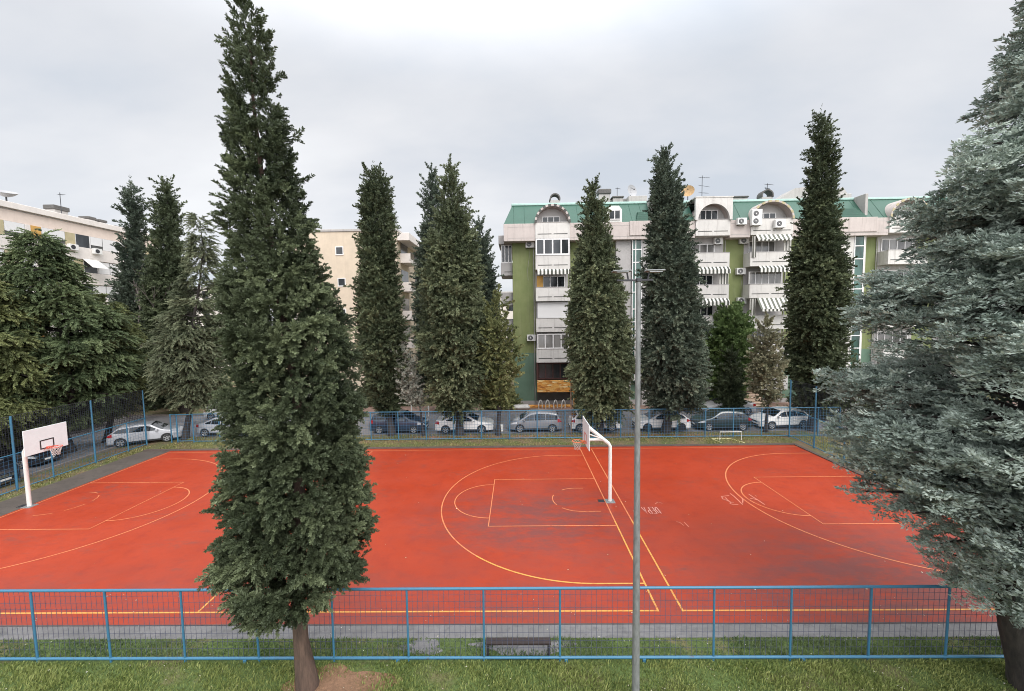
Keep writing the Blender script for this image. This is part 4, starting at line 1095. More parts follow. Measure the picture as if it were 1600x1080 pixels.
# rain water pipes and loose cables on the facade
for x in (1.70, 5.22, 16.76, 20.24, 26.08, 34.76):
    m = MB(); m.tube([(x, YW-.07, .2), (x, YW-.07, 16.1)], .045, 6); m.build('drainpipe', M['chimney'], GB, True, angle=.8)
for x0, z0, x1, z1 in ((21.9, 13.0, 21.95, 10.6), (1.25, 15.6, 1.1, 12.5)):
    m = MB(); m.tube([(x0+(x1-x0)*t+.05*math.sin(7*t), YW-.04, z0+(z1-z0)*t) for t in np.linspace(0, 1, 9)], .012, 4); m.build('cable', M['chimney'], GB)
# chimneys
def chimney(x, y, w_, h, kind):
    m = MB(); z0 = 19.8
    m.bbox(x-w_/2, x+w_/2, y-.35, y+.35, z0, z0+h, .02); c = m.build('chimney', M['chimney'], GB)
    m = MB()
    if kind == 'vault':
        N = 10; r = w_/2+.06; vs = []
        for yy in (y-.45, y+.45):
            for rr in (r, r-.12): vs += [(x+rr*math.cos(PI*k/N-.25+.5*k/N), yy, z0+h+.12+rr*math.sin(PI*k/N-.25+.5*k/N)) for k in range(N+1)]
        q = N+1; fs = []
        for k in range(N): fs += [(k, k+1, q+k+1, q+k), (k, 2*q+k, 2*q+k+1, k+1), (q+k, q+k+1, 3*q+k+1, 3*q+k), (2*q+k, 3*q+k, 3*q+k+1, 2*q+k+1)]
        m.add(vs, fs)
    else: m.bbox(x-w_/2-.12, x+w_/2+.12, y-.48, y+.48, z0+h, z0+h+(.5 if kind == 'cap' else .18), .08)
    m.build('chimney_cap', M['dark_tile'], c)
chimney(3.9, 41.2, .95, .62, 'vault'); chimney(8.95, 42.0, 1.1, 1.35, 'cap'); chimney(10.3, 42.0, 1.0, .95, 'slab')
m = MB(); m.bbox(8.6, 11.6, 42.6, 45, 19.87, 20.95, .04); m.build('roof_house', M['chimney'], GB)
chimney(19.3, 42, 1.2, .78, 'slab'); chimney(22.5, 42, 1.5, .75, 'slab'); chimney(25.2, 42, 1.1, .8, 'vault')
m = MB(); m.prism([(26.2, 20.2), (27.6, 20.2), (30.4, 20.2), (30.4, 21.2), (29.3, 21.6), (28.2, 21.5)], 42, 44); m.prism([(32.0, 20.2), (34.2, 20.2), (33.6, 20.9), (33.1, 21.6), (32.4, 21.3)], 42.2, 44); m.build('roof_house', M['chimney'], GB)

# air conditioners, each a thing of its own
def ac(x, z, label, y=None, w_=.86, h=.62, tall=False):
    y1 = (YW-.06) if y is None else y; y0 = y1-.34
    root = thing('air_conditioner', label, 'air conditioner', (x, (y0+y1)/2, z), 0, 'air conditioners on the green apartment block')
    m = MB(); m.bbox(x-w_/2, x+w_/2, y0, y1, z-h/2, z+h/2, .02); m.build('casing', M['ac_white'], root)
    m = MB()
    for zc in ([z] if not tall else [z-h*.24, z+h*.24]):
        r = .24; m.mat(0).tube([(x-w_*.12, y0-.012, zc), (x-w_*.12, y0-.003, zc)], r, 20)
        m.mat(1).tube([(x-w_*.12, y0-.025, zc), (x-w_*.12, y0-.013, zc)], .06, 10)
        for rr in (.12, .18): m.tube([(x-w_*.12+rr*math.cos(t_), y0-.018, zc+rr*math.sin(t_)) for t_ in np.linspace(0, 2*PI, 17)], .006, 4, cap=False)
    m.build('fan_grille', [M['metal_dark'], M['ac_white']], root)
    m = MB()
    for s in (-1, 1): m.bbox(x+s*w_*.33-.02, x+s*w_*.33+.02, y0+.02, y1+.05, z-h/2-.045, z-h/2-.003, .004)
    m.build('bracket', M['metal_dark'], root)
ac(1.34, 15.93, 'white air conditioner under the left end of the attic parapet')
ac(1.38, 6.87, 'white air conditioner on the green wall, low down beside the left balcony stack')
ac(19.45, 15.97, 'white air conditioner beside the top window right of the second cypress', y=YW-.1, w_=.8)
ac(21.1, 17.55, 'white air conditioner fixed on the pink attic parapet', y=38.88)
ac(22.35, 17.85, 'tall double fan white air conditioner beside the round attic arch', y=38.7, w_=.95, h=1.45, tall=True)
ac(24.55, 17.25, 'white air conditioner hung on the front of the arched attic balcony', y=38.76, w_=.95, h=.75)
ac(21.95, 15.98, 'white air conditioner under the parapet, topmost on the olive wall strip')
ac(22.1-.4, 13.05, 'white air conditioner on the olive wall strip, between the other two there')
ac(21.85, 10.21, 'white air conditioner lowest on the olive wall strip beside the big striped awning')
# dishes and aerials on the roof
def dish(x, y, z, r, mat, label, tilt=.5, az=0.0, mast=1.2):
    root = thing('satellite_dish', label, 'satellite dish', (x, y, z-mast))
    m = MB(); m.tube([(x, y, z-mast), (x, y, z)], .045, 6); m.build('mast', M['metal_dark'], root)
    n = Vector((math.sin(az)*math.cos(tilt), -math.cos(az)*math.cos(tilt), math.sin(tilt))); a = n.cross(Vector((0, 0, 1))).normalized(); b = n.cross(a)
    vs = []; R_, N = 5, 22; c = Vector((x, y, z+.1))
    for i in range(R_+1):
        rr = r*i/R_
        for k in range(N): vs.append(c + (a*math.cos(2*PI*k/N)+b*math.sin(2*PI*k/N))*rr + n*(.35*rr*rr/r))
    fs = [(i*N+k, i*N+(k+1) % N, (i+1)*N+(k+1) % N, (i+1)*N+k) for i in range(R_) for k in range(N)]
    m = MB(); m.add(vs, fs); m.build('reflector', mat, root, True)
    m = MB(); m.tube([c-b*r*.7, c+n*r*.8], .02, 4); m.tube([c+n*r*.7, c+n*r*.9], .05, 6); m.build('feed_arm', M['metal_dark'], root)
dish(11.75, 42.3, 21.45, .62, M['dish'], 'round pale mesh dish on a mast above the green roof', .15, .5, 1.6)
dish(17.35, 41.8, 21.15, .62, M['dish_orange'], 'rusty orange dish on the green roof right of the second cypress', .3, -.4, 1.3)
def aerial(x, y, z0, h, label, arms):
    root = thing('aerial', label, 'aerial', (x, y, z0))
    m = MB(); m.tube([(x, y, z0), (x, y, z0+h)], .03, 5); m.build('mast', M['metal_dark'], root)
    m = MB()
    for zz_, L_, az in arms:
        d = Vector((math.cos(az), math.sin(az), 0)); q = Vector((x, y, z0+zz_)); m.tube([q-d*L_*.3, q+d*L_*.7], .018, 4)
        e = Vector((-d.y, d.x, 0))
        for k in range(6): c = q+d*L_*(-.25+.18*k); m.tube([c-e*.22-Vector((0, 0, .1)), c+e*.22+Vector((0, 0, .1))], .012, 3)
    m.build('antenna_rods', M['metal_dark'], root)
aerial(18.85, 42, 20.2, 2.7, 'tall double rod aerial on the green roof near the orange dish', [(2.5, 1.1, .1), (1.7, 1.3, .4), (1.0, .9, .2)])
aerial(25.75, 42.6, 20.2, 2.0, 'small aerial behind the vaulted chimney on the green roof', [(1.9, .9, .2), (1.5, .7, 1.0)])
aerial(10.4, 42.4, 21.0, 1.0, 'thin aerial on the slab chimney left of the pale mesh dish', [(.9, .5, .3)])

# bicycle hoops in front of the undercroft
for k, px in enumerate((844.5, 855.5, 868, 880.5)):
    p = at_depth(px, 630, 38.35); x = p.x
    m = MB(); m.tube([(x-.17, 38.28, .11), (x-.17, 38.3, .6), (x-.10, 38.35, .84), (x, 38.4, .93), (x+.10, 38.45, .84), (x+.17, 38.5, .6), (x+.17, 38.52, .11)], .042, 8)
    tag(m.build('bicycle_hoop', M['white_paint'], None, True, angle=.8),
        ['white bicycle hoop at the left end of the row under the orange stone balcony', 'second white bicycle hoop from the left under the orange stone balcony', 'third white bicycle hoop from the left under the orange stone balcony', 'white bicycle hoop at the right end of the row under the orange stone balcony'][k], 'bicycle rack', 'bicycle hoops')
m = MB(); m.bbox(-.6, 5.2, 38.75, 39.1, .112, .34, .03)
tag(m.build('planter_wall', M['stone']), 'low orange stone edging in front of the green wall', 'wall')
m = MB(); m.bbox(-1.3, 1.1, 37.9, 38.7, .11, .5, .16)
tag(m.build('concrete_slab', M['pale_wall']), 'rounded pale concrete slab lying at the foot of the green wall', 'slab')
# entrance steps
root = thing('entrance_steps', 'pale pink entrance steps between the trees in front of the green block', 'steps', (22.2, 39, 0))
m = MB(); mr = MB()
for k in range(9):
    m.box(20.95, 23.4, 37.75+.27*k-.03, 37.75+.27*(k+1), .11+.2*k+.15, .11+.2*(k+1)); mr.box(20.98, 23.37, 37.75+.27*k, 37.75+.27*(k+1)-.035, .11+.2*k*.0, .11+.2*k+.148)
m.build('tread', M['step'], root); mr.build('riser', M['step_riser'], root)

# ------------------------------------------------------------------ beige block in the middle distance
BB = thing('apartment_block', 'plain beige apartment block with three small square windows in its blank end wall', 'building', (-17, 50, 0))
m = MB(); m.box(-23.5, -12.62, 43.0, 58.0, 0, 18.15); m.build('wall', M['beige_wall'], BB)
m = MB(); m.bbox(-23.6, -12.5, 42.9, 58.1, 18.16, 18.42, .03); m.build('roof_edge', M['chimney'], BB)
m = MB(); m.bbox(-19.6, -18.4, 46, 47, 18.42, 19.1, .05); m.build('chimney', M['chimney'], BB)
for px, py in ((530.5, 392), (534, 441), (535, 489), (537, 536)):
    p = at_depth(px, py, 43); x, z = p.x, p.z
    m = MB(); m.box(x-.42, x+.42, 42.93, 42.997, z-.46, z-.36); m.box(x-.42, x-.34, 42.95, 42.997, z-.36, z+.36); m.box(x+.34, x+.42, 42.95, 42.997, z-.36, z+.36); m.box(x-.42, x+.42, 42.95, 42.997, z+.36, z+.44)
    f = m.build('window', M['white_frame'], BB); m = MB(); m.box(x-.34, x+.34, 42.98, 42.99, z-.36, z+.36); m.build('pane', M['glass'], f)
m = MB(); m.box(-23.5, -12.6, 42.90, 42.995, 0, 1.3); m.build('plinth', M['grey_wall'], BB)
for i in range(5):
    z = 2.6+3.1*i
    for y0, y1 in ((44.2, 47.6), (50.2, 53.8)):
        m = MB(); m.box(-12.6, -11.45, y0, y1, z, z+.16); m.bbox(-11.6, -11.45, y0, y1, z+.16, z+.35, .01); m.box(-12.6, -11.5, y0, y0+.08, z+.16, z+1.0)
        b = m.build('balcony', M['cream_white'], BB)
        m = MB()
        for k in range(12): m.tube([(-11.52, y0+.1+k*(y1-y0-.2)/11, z+.35), (-11.52, y0+.1+k*(y1-y0-.2)/11, z+1.1)], .02, 4)
        m.tube([(-11.52, y0, z+1.12), (-11.52, y1, z+1.12)], .03, 5); m.build('railing', M['metal_dark'], b)
        m = MB(); m.box(-12.618, -12.59, y0+.3, y1-.3, z+.2, z+2.4); m.build('balcony_window', M['glass'], BB)
m = MB(); m.bbox(-12.6, -11.3, 43.2, 57, 17.2, 18.0, .03); m.build('cornice', M['cream_white'], BB)

# ------------------------------------------------------------------ cream block on the left
LB = thing('apartment_block', 'long cream apartment block with white shutters and ochre panels at the far left', 'building', (-52, 38, 0))
XF = -46.0; Y0, Y1 = 8.0, 52.0
m = MB(); m.box(-58, XF, Y0, Y1, 0, 19.4); m.build('wall', M['cream_wall'], LB)
m = MB(); m.bbox(-58, XF+.28, Y0-.1, Y1+.1, 19.41, 19.97, .03); m.build('roof_edge', M['cream_white'], LB)
m = MB(); m.box(XF+.004, XF+.05, Y0, Y1, 19.3, 19.36); m.build('groove', M['chimney'], LB)
for lvl in range(6):
    zt_ = 18.25-2.62*lvl; zb_ = zt_-1.28
    m = MB(); m.bbox(XF+.001, XF+.16, Y0, Y1, zb_-1.30, zb_-.04, .02); m.build('spandrel', M['cream_white'], LB)
    m = MB(); m.box(XF+.002, XF+.03, Y0, Y1, zb_-.03, zt_); m.build('window_band', M['recess'], LB)
    y = Y0+.4+.8*(lvl % 2); k = lvl
    pat = [('ochre', .85), ('shutter', 2.1), ('khaki', .9), ('glass', 1.5), ('shutter', 1.3), ('shutter', 2.6), ('ochre', .85), ('shutter', 1.7), ('khaki', .7), ('shutter', 1.6), ('white', .4)]
    i = 0
    # panels are laid so that the pattern falls as in the photograph around Y 36..47
    y = 36.9-3.95*7 + (0 if lvl % 2 == 0 else .6)
    while y < Y1-.6:
        nm, wd = pat[i % len(pat)]; i += 1
        if y > Y0 and y+wd < Y1:
            pm = {'ochre': 'ochre', 'khaki': 'khaki', 'shutter': 'shutter', 'white': 'cream_white'}
            if nm == 'glass':
                f = MB().box(XF+.031, XF+.09, y, y+.07, zb_, zt_-.02).box(XF+.031, XF+.09, y+wd-.07, y+wd, zb_, zt_-.02).build('window', M['white_frame'], LB)
                MB().box(XF+.035, XF+.05, y+.07, y+wd-.07, zb_, zt_-.02).build('pane', M['glass'], f)
            elif nm == 'shutter': MB().bbox(XF+.031, XF+.085, y+.04, y+wd-.04, zb_+(.0 if (i+lvl) % 3 else .38), zt_-.02, .006).build('roller_shutter', M['shutter'], LB)
            else: MB().bbox(XF+.031, XF+.11, y, y+wd, zb_-.02, zt_-.01, .006).build('panel', M[pm[nm]], LB)
        y += wd
def acl(y, z, label):
    root = thing('air_conditioner', label, 'air conditioner', (XF+.35, y, z), 0)
    m = MB(); m.bbox(XF+.17, XF+.5, y-.42, y+.42, z-.3, z+.3, .02); m.build('casing', M['ac_white'], root)
    m = MB(); m.tube([(XF+.503, y-.1, z), (XF+.512, y-.1, z)], .22, 16); m.build('fan_grille', M['metal_dark'], root)
acl(41.6, 16.75, 'white air conditioner on the cream block below the top shutters')
acl(44.0, 16.7, 'second white air conditioner on the cream block, right of the other one')
m = MB(); m.add([(XF+.17, 42.6, 15.7), (XF+.17, 44.2, 15.7), (XF+1.2, 44.2, 14.8), (XF+1.2, 42.6, 14.8)]+[(XF+.17, 42.6, 15.74), (XF+.17, 44.2, 15.74), (XF+1.2, 44.2, 14.84), (XF+1.2, 42.6, 14.84)], [(0, 1, 2, 3), (7, 6, 5, 4), (0, 4, 5, 1), (1, 5, 6, 2), (2, 6, 7, 3), (3, 7, 4, 0)]); m.build('awning', M['white_paint'], LB)
for y, h, w_ in ((42.2, 1.1, 1.3), (45.2, .75, .7), (46.4, .7, .7), (48.4, .4, 1.2)):
    m = MB(); m.bbox(XF-2.2, XF-1.2, y-w_/2, y+w_/2, 19.0, 19.97+h*.6, .03); c = m.build('chimney', M['chimney'], LB); m = MB(); m.bbox(XF-2.3, XF-1.1, y-w_/2-.1, y+w_/2+.1, 19.972+h*.6, 19.97+h, .05); m.build('chimney_cap', M['dark_tile'], c)
def dish2():
    root = thing('satellite_dish', 'grey dish on the roof of the cream block, tilted to the sky', 'satellite dish', (XF-.5, 36.5, 19.97))
    m = MB(); m.tube([(XF-.5, 37.1, 19.97), (XF-.5, 37.1, 20.5)], .06, 6); m.build('mast', M['metal_dark'], root)
    c = Vector((XF-.5, 37.1, 20.5)); n = Vector((.25, -.2, .95)).normalized(); a = n.cross(Vector((0, 1, 0))).normalized(); b = n.cross(a); vs = []; N = 20
    for i in range(5):
        rr = .8*i/4
        for k in range(N): vs.append(c+(a*math.cos(2*PI*k/N)+b*math.sin(2*PI*k/N))*rr+n*(.75*rr*rr))
    m = MB(); m.add(vs, [(i*N+k, i*N+(k+1) % N, (i+1)*N+(k+1) % N, (i+1)*N+k) for i in range(4) for k in range(N)]); m.build('reflector', M['dish'], root, True)
dish2()
aerial(XF-.2, 41.3, 19.97, 2.2, 'thin rod aerial on the roof of the cream block', [(2.0, .5, .3)])
# pale houses far down the street between the blocks
for (x, y, w_, d, h, lb) in ((-3.5, 78, 9, 10, 13.5, 'far pale block seen between the evergreens and the green block'), (-70, 75, 26, 12, 15, 'far cream block behind the left trees'), (-36, 80, 20, 12, 12, 'far grey house behind the slim cypresses')):
    H_ = thing('far_block', lb, 'building', (x, y, 0))
    m = MB(); m.box(x-w_/2, x+w_/2, y, y+d, 0, h); m.build('wall', M['cream_white'], H_)
    m = MB(); m.bbox(x-w_/2-.3, x+w_/2+.3, y-.3, y+d+.3, h+.002, h+.4, .04); m.build('roof_edge', M['chimney'], H_)
    for k in range(int(w_/2.6)):
        for l in range(int(h/3)):
            xx = x-w_/2+.9+2.6*k; m = MB(); m.box(xx, xx+1.2, y-.03, y-.004, 1.2+3*l, 2.6+3*l); m.build('window', M['glass'], H_)
# ------------------------------------------------------------------ foliage
def unit(a): return a/np.maximum(np.linalg.norm(a, axis=-1, keepdims=True), 1e-9)
def plume_template(r, n, ln, wd, spread=0.9, bend=0.25, flat=False):
    """a feathery shoot along +Z made of n leaf-sized diamonds; bends towards +X"""
    t = r.uniform(0.02, 1.0, n)**0.85
    base = np.stack([bend*t*t, 0*t, t*(1-0.15*bend*t)], 1)
    tan = unit(np.stack([2*bend*t, 0*t, 1+0*t], 1))
    az = r.uniform(0, 2*PI, n)
    if flat: az = np.where(r.random(n) < .5, PI/2, -PI/2) + r.normal(0, .45, n)
    rad = np.stack([np.cos(az), np.sin(az), 0*az], 1)
    d = unit(tan + rad*(spread*r.uniform(.5, 1.3, n))[:, None] + r.normal(0, .12, (n, 3)))
    L = ln*(1.05-.6*t)*r.uniform(.65, 1.3, n); W = wd*r.uniform(.7, 1.3, n)
    side = unit(np.cross(d, r.normal(0, 1, (n, 3))))
    base = base + rad*(.02*r.random(n))[:, None]
    mid = base + d*(L*.5)[:, None]
    V = np.stack([base, mid+side*W[:, None], base+d*L[:, None], mid-side*W[:, None]], 1)
    return V, t
def frond_template(r, nsub, nneed, ln, wd):
    """a flat spray along +Z spreading in Y, needles lifted towards +X (its upper face)"""
    B = []; D = []; T = []
    def axis(o, d, L, k):
        s = r.uniform(0.05, 1, k)
        p = o + d*(L*s)[:, None]
        lat = np.cross(d, [1., 0, 0]); sg = r.choice([-1, 1], k)
        dd = d*.75 + lat*(sg*r.uniform(.2, .9, k))[:, None] + np.array([1., 0, 0])*r.uniform(-.05, .75, k)[:, None]
        B.append(p); D.append(unit(dd)); T.append(s)
    axis(np.zeros(3), np.array([-.12, 0, 1.]), 1.0, nneed*2)
    for i in range(nsub):
        t = .12+.8*i/nsub; sg = 1 if i % 2 else -1; L = .5*(1-t)+.16
        d = unit(np.array([r.uniform(-.15, .1), sg*r.uniform(.7, 1.0), r.uniform(.5, .9)]))
        axis(np.array([-.12*t, 0, t]), d, L, nneed)
    b = np.concatenate(B); d = np.concatenate(D); t = np.concatenate(T); n = len(b)
    L = ln*r.uniform(.7, 1.25, n); W = wd*r.uniform(.7, 1.3, n)
    side = unit(np.cross(d, r.normal(0, 1, (n, 3)))); mid = b+d*(L*.5)[:, None]
    return np.stack([b, mid+side*W[:, None], b+d*L[:, None], mid-side*W[:, None]], 1), t
def instance(tmpls, P, Z, X, S, tint, r, tipgain=.25):
    """place the templates: P positions, Z axis, X bend direction, S scale"""
    Z = unit(Z); X = unit(X - Z*(X*Z).sum(1, keepdims=True)); Y = np.cross(Z, X)
    which = r.integers(0, len(tmpls), len(P)); Vs = []; Ts = []
    for k, (V, t) in enumerate(tmpls):
        ii = np.where(which == k)[0]
        if not len(ii): continue
        F = np.stack([X[ii], Y[ii], Z[ii]], 1)                       # rows
        W = np.einsum('qvc,ncd->nqvd', V, F)*S[ii][:, None, None, None] + P[ii][:, None, None, :]
        Vs.append(W.reshape(-1, 3))
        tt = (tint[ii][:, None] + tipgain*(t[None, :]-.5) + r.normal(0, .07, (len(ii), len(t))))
        Ts.append(np.repeat(np.clip(tt, 0, 1).reshape(-1), 4))
    return np.concatenate(Vs), np.concatenate(Ts)
def quads_object(name, V, T, mat, parent):
    n = len(V)//4; me = bpy.data.meshes.new(name)
    off = np.array(wloc(parent)) if parent is not None else np.zeros(3)
    me.vertices.add(n*4); me.vertices.foreach_set('co', (V-off).astype(np.float32).ravel())
    me.loops.add(n*4); me.loops.foreach_set('vertex_index', np.arange(n*4, dtype=np.int32))
    me.polygons.add(n); me.polygons.foreach_set('loop_start', np.arange(0, n*4, 4, dtype=np.int32))
    a = me.attributes.new('tint', 'FLOAT', 'POINT'); a.data.foreach_set('value', T.astype(np.float32))
    me.materials.append(mat); me.update(calc_edges=True)
    o = bpy.data.objects.new(name, me); COL.objects.link(o)
    if parent is not None: o.parent = parent
    return o
def slices(prof, base, fixed_axis=False):
    """photographed outline (row, left, right) -> heights, centres and radii of the real crown round a trunk standing at base"""
    D = math.hypot(base[0], base[1]); out = []
    for y, xl, xr in prof:
        a, b = ray(xl, y), ray(xr, y); ta, tb = math.atan2(a.x, a.y), math.atan2(b.x, b.y)
        if fixed_axis:
            tc_ = math.atan2(base[0], base[1]); R_ = D*math.sin(tc_-ta); cx_, cy_ = base[0], base[1]
        else:
            tc_ = (ta+tb)/2; R_ = D*math.sin(max(.001, (tb-ta)/2)); cx_, cy_ = D*math.sin(tc_), D*math.cos(tc_)
        xm = (xl+xr)/2 if not fixed_axis else (xl+ (808+FPX*math.tan(tc_)))/2
        c_ = ray(xm, y); z = CAMH + D*c_.z/math.hypot(c_.x, c_.y)
        out.append((z, cx_, cy_, R_))
    out.sort(); return np.array(out)
def sampler(S):
    f = lambda z: (np.interp(z, S[:, 0], S[:, 1]), np.interp(z, S[:, 0], S[:, 2]), np.interp(z, S[:, 0], S[:, 3]))
    zs = np.linspace(S[0, 0], S[-1, 0], 200); R_ = np.interp(zs, S[:, 0], S[:, 3])
    return f, zs, R_
def pick_z(r, zs, R_, n, power=1.0):
    w_ = np.maximum(R_, .06)**power; c = np.cumsum(w_); c /= c[-1]
    return np.interp(r.random(n), c, zs)
def trunk_mesh(root, base, S, r0, mat, lean_to=None, top_frac=.93, limbs=0, r=None, flare=1.5, name='trunk'):
    zt_ = S[0, 0] + (S[-1, 0]-S[0, 0])*top_frac
    pts = []; rd = []
    for k in range(13):
        t = k/12; z = zt_*t
        cx_, cy_ = np.interp(z, S[:, 0], S[:, 1]), np.interp(z, S[:, 0], S[:, 2])
        s_ = min(1, max(0, (z)/max(S[0, 0]+1.0, .5)))**1.0
        pts.append((base[0]*(1-s_)+cx_*s_ + (.03*math.sin(5*t+base[0]) if 0 < k < 12 else 0), base[1]*(1-s_)+cy_*s_, z-.05 if k == 0 else z))
        rd.append(r0*(1-.9*t)*(1+(flare-1)*max(0, 1-z/.7)**2))
    m = MB(); m.tube(pts, rd, 12); t_ = m.build(name, mat, root, True, angle=1.0)
    return t_
CYP = [plume_template(rng, 78, .30, .036, 1.1, .30) for _ in range(6)]
CYP_MID = [plume_template(rng, 58, .27, .042, 1.0, .30) for _ in range(6)]
LEAFY = [plume_template(rng, 34, .26, .085, 1.1, .2) for _ in range(5)]
FROND = [frond_template(rng, 8, 4, .27, .046) for _ in range(5)]
FROND_MID = [frond_template(rng, 9, 6, .22, .034) for _ in range(5)]
SPRAY = [plume_template(rng, 84, .20, .032, .85, .28, True) for _ in range(6)]
def cypress(label, cat, prof, base, mat, nbranch, npl, plen, tm, trunk_r, seed, bark='bark_dark', updeg=(28, 62), blen=1.0, jit=.22, core=.28, rho=(.50, 1.02), name='cypress', group=None, fill=True, tint0=(.08, .92), spread=.62):
    r = np.random.default_rng(seed)
    root = thing(name, label, cat, (base[0], base[1], 0), 0, group)
    S = slices(prof, base); f, zs, R_ = sampler(S)
    trunk_mesh(root, base, S, trunk_r, M[bark])
    z = pick_z(r, zs, R_, nbranch); cx_, cy_, rr = f(z)
    az = r.uniform(0, 2*PI, nbranch); out = np.stack([np.cos(az), np.sin(az), 0*az], 1)
    h = (z-zs[0])/(zs[-1]-zs[0])
    lo_ = rho[0]+.25*(1-h); rho_ = (lo_+(rho[1]-lo_)*r.random(nbranch)**.5)*(1+.07*np.sin(3*az+seed+z*.9)+.05*np.sin(5*az-1.7*z))
    rr = np.maximum(rr-plen*np.where(h > .55, .75, .55), rr*.40)
    tip = np.stack([cx_, cy_, z], 1) + out*(rr*rho_)[:, None]
    up = np.radians(updeg[0]+(updeg[1]-updeg[0])*h + r.normal(0, 13, nbranch))
    d = out*np.cos(up)[:, None] + np.array([0, 0, 1.])*np.sin(up)[:, None]
    bl = np.minimum(blen*r.uniform(.6, 1.15, nbranch), .1+rr*.8)
    # every bough ends in a bouquet of shoots: most sit at its end, a few back along it
    s = np.where(r.random((nbranch, npl)) < .68, 1-.18*r.random((nbranch, npl)), r.random((nbranch, npl)))
    small = np.minimum(1, .22+.78*rr/1.1)
    P = tip[:, None]-d[:, None]*(bl[:, None]*(1-s))[..., None] + r.normal(0, 1, (nbranch, npl, 3))*(jit*small)[:, None, None]
    Zd = d[:, None]*1.0 + r.normal(0, spread, (nbranch, npl, 3)) + np.array([0, 0, .12])
    Xd = np.broadcast_to(out[:, None]*.7-np.array([0, 0, .8]), Zd.shape)
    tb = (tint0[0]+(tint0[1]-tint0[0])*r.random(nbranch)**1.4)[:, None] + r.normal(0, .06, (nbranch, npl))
    sc = plen*r.uniform(.65, 1.2, (nbranch, npl))*(small*r.uniform(.75, 1.3, nbranch))[:, None]
    P = P.reshape(-1, 3); Zd = Zd.reshape(-1, 3).copy(); Xd = Xd.reshape(-1, 3).copy(); tb = tb.ravel(); sc = sc.ravel()
    # the leading shoot
    k = 26; ul = r.random(k); zl = zs[-1]-(zs[-1]-zs[0])*.085*(1-ul)+.75*ul; a, b, q = f(zl)
    P = np.concatenate([P, np.stack([a+r.normal(0, .03, k), b+r.normal(0, .03, k), zl], 1)]); Zd = np.concatenate([Zd, np.array([0, 0, 1.])+r.normal(0, .3, (k, 3))])
    Xd = np.concatenate([Xd, r.normal(0, 1, (k, 3))]); tb = np.concatenate([tb, r.uniform(.2, .6, k)]); sc = np.concatenate([sc, plen*(.66-.5*ul)*r.uniform(.8, 1.2, k)])
    if fill:
        k = int(len(P)*core); z2 = pick_z(r, zs, R_, k); a, b, q = f(z2); az2 = r.uniform(0, 2*PI, k); q = q*np.sqrt(r.uniform(0, .55, k))
        P2 = np.stack([a+q*np.cos(az2), b+q*np.sin(az2), z2], 1)
        Z2 = np.stack([np.cos(az2)*.5, np.sin(az2)*.5, 0*az2+.8], 1)+r.normal(0, .4, (k, 3))
        P = np.concatenate([P, P2]); Zd = np.concatenate([Zd, Z2]); Xd = np.concatenate([Xd, r.normal(0, 1, (k, 3))]); tb = np.concatenate([tb, r.uniform(.05, .35, k)]); sc = np.concatenate([sc, plen*r.uniform(.9, 1.5, k)])  # core shoots get darker tints: inner-crown shade put into the colour
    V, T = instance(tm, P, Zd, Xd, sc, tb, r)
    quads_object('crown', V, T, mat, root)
    return root
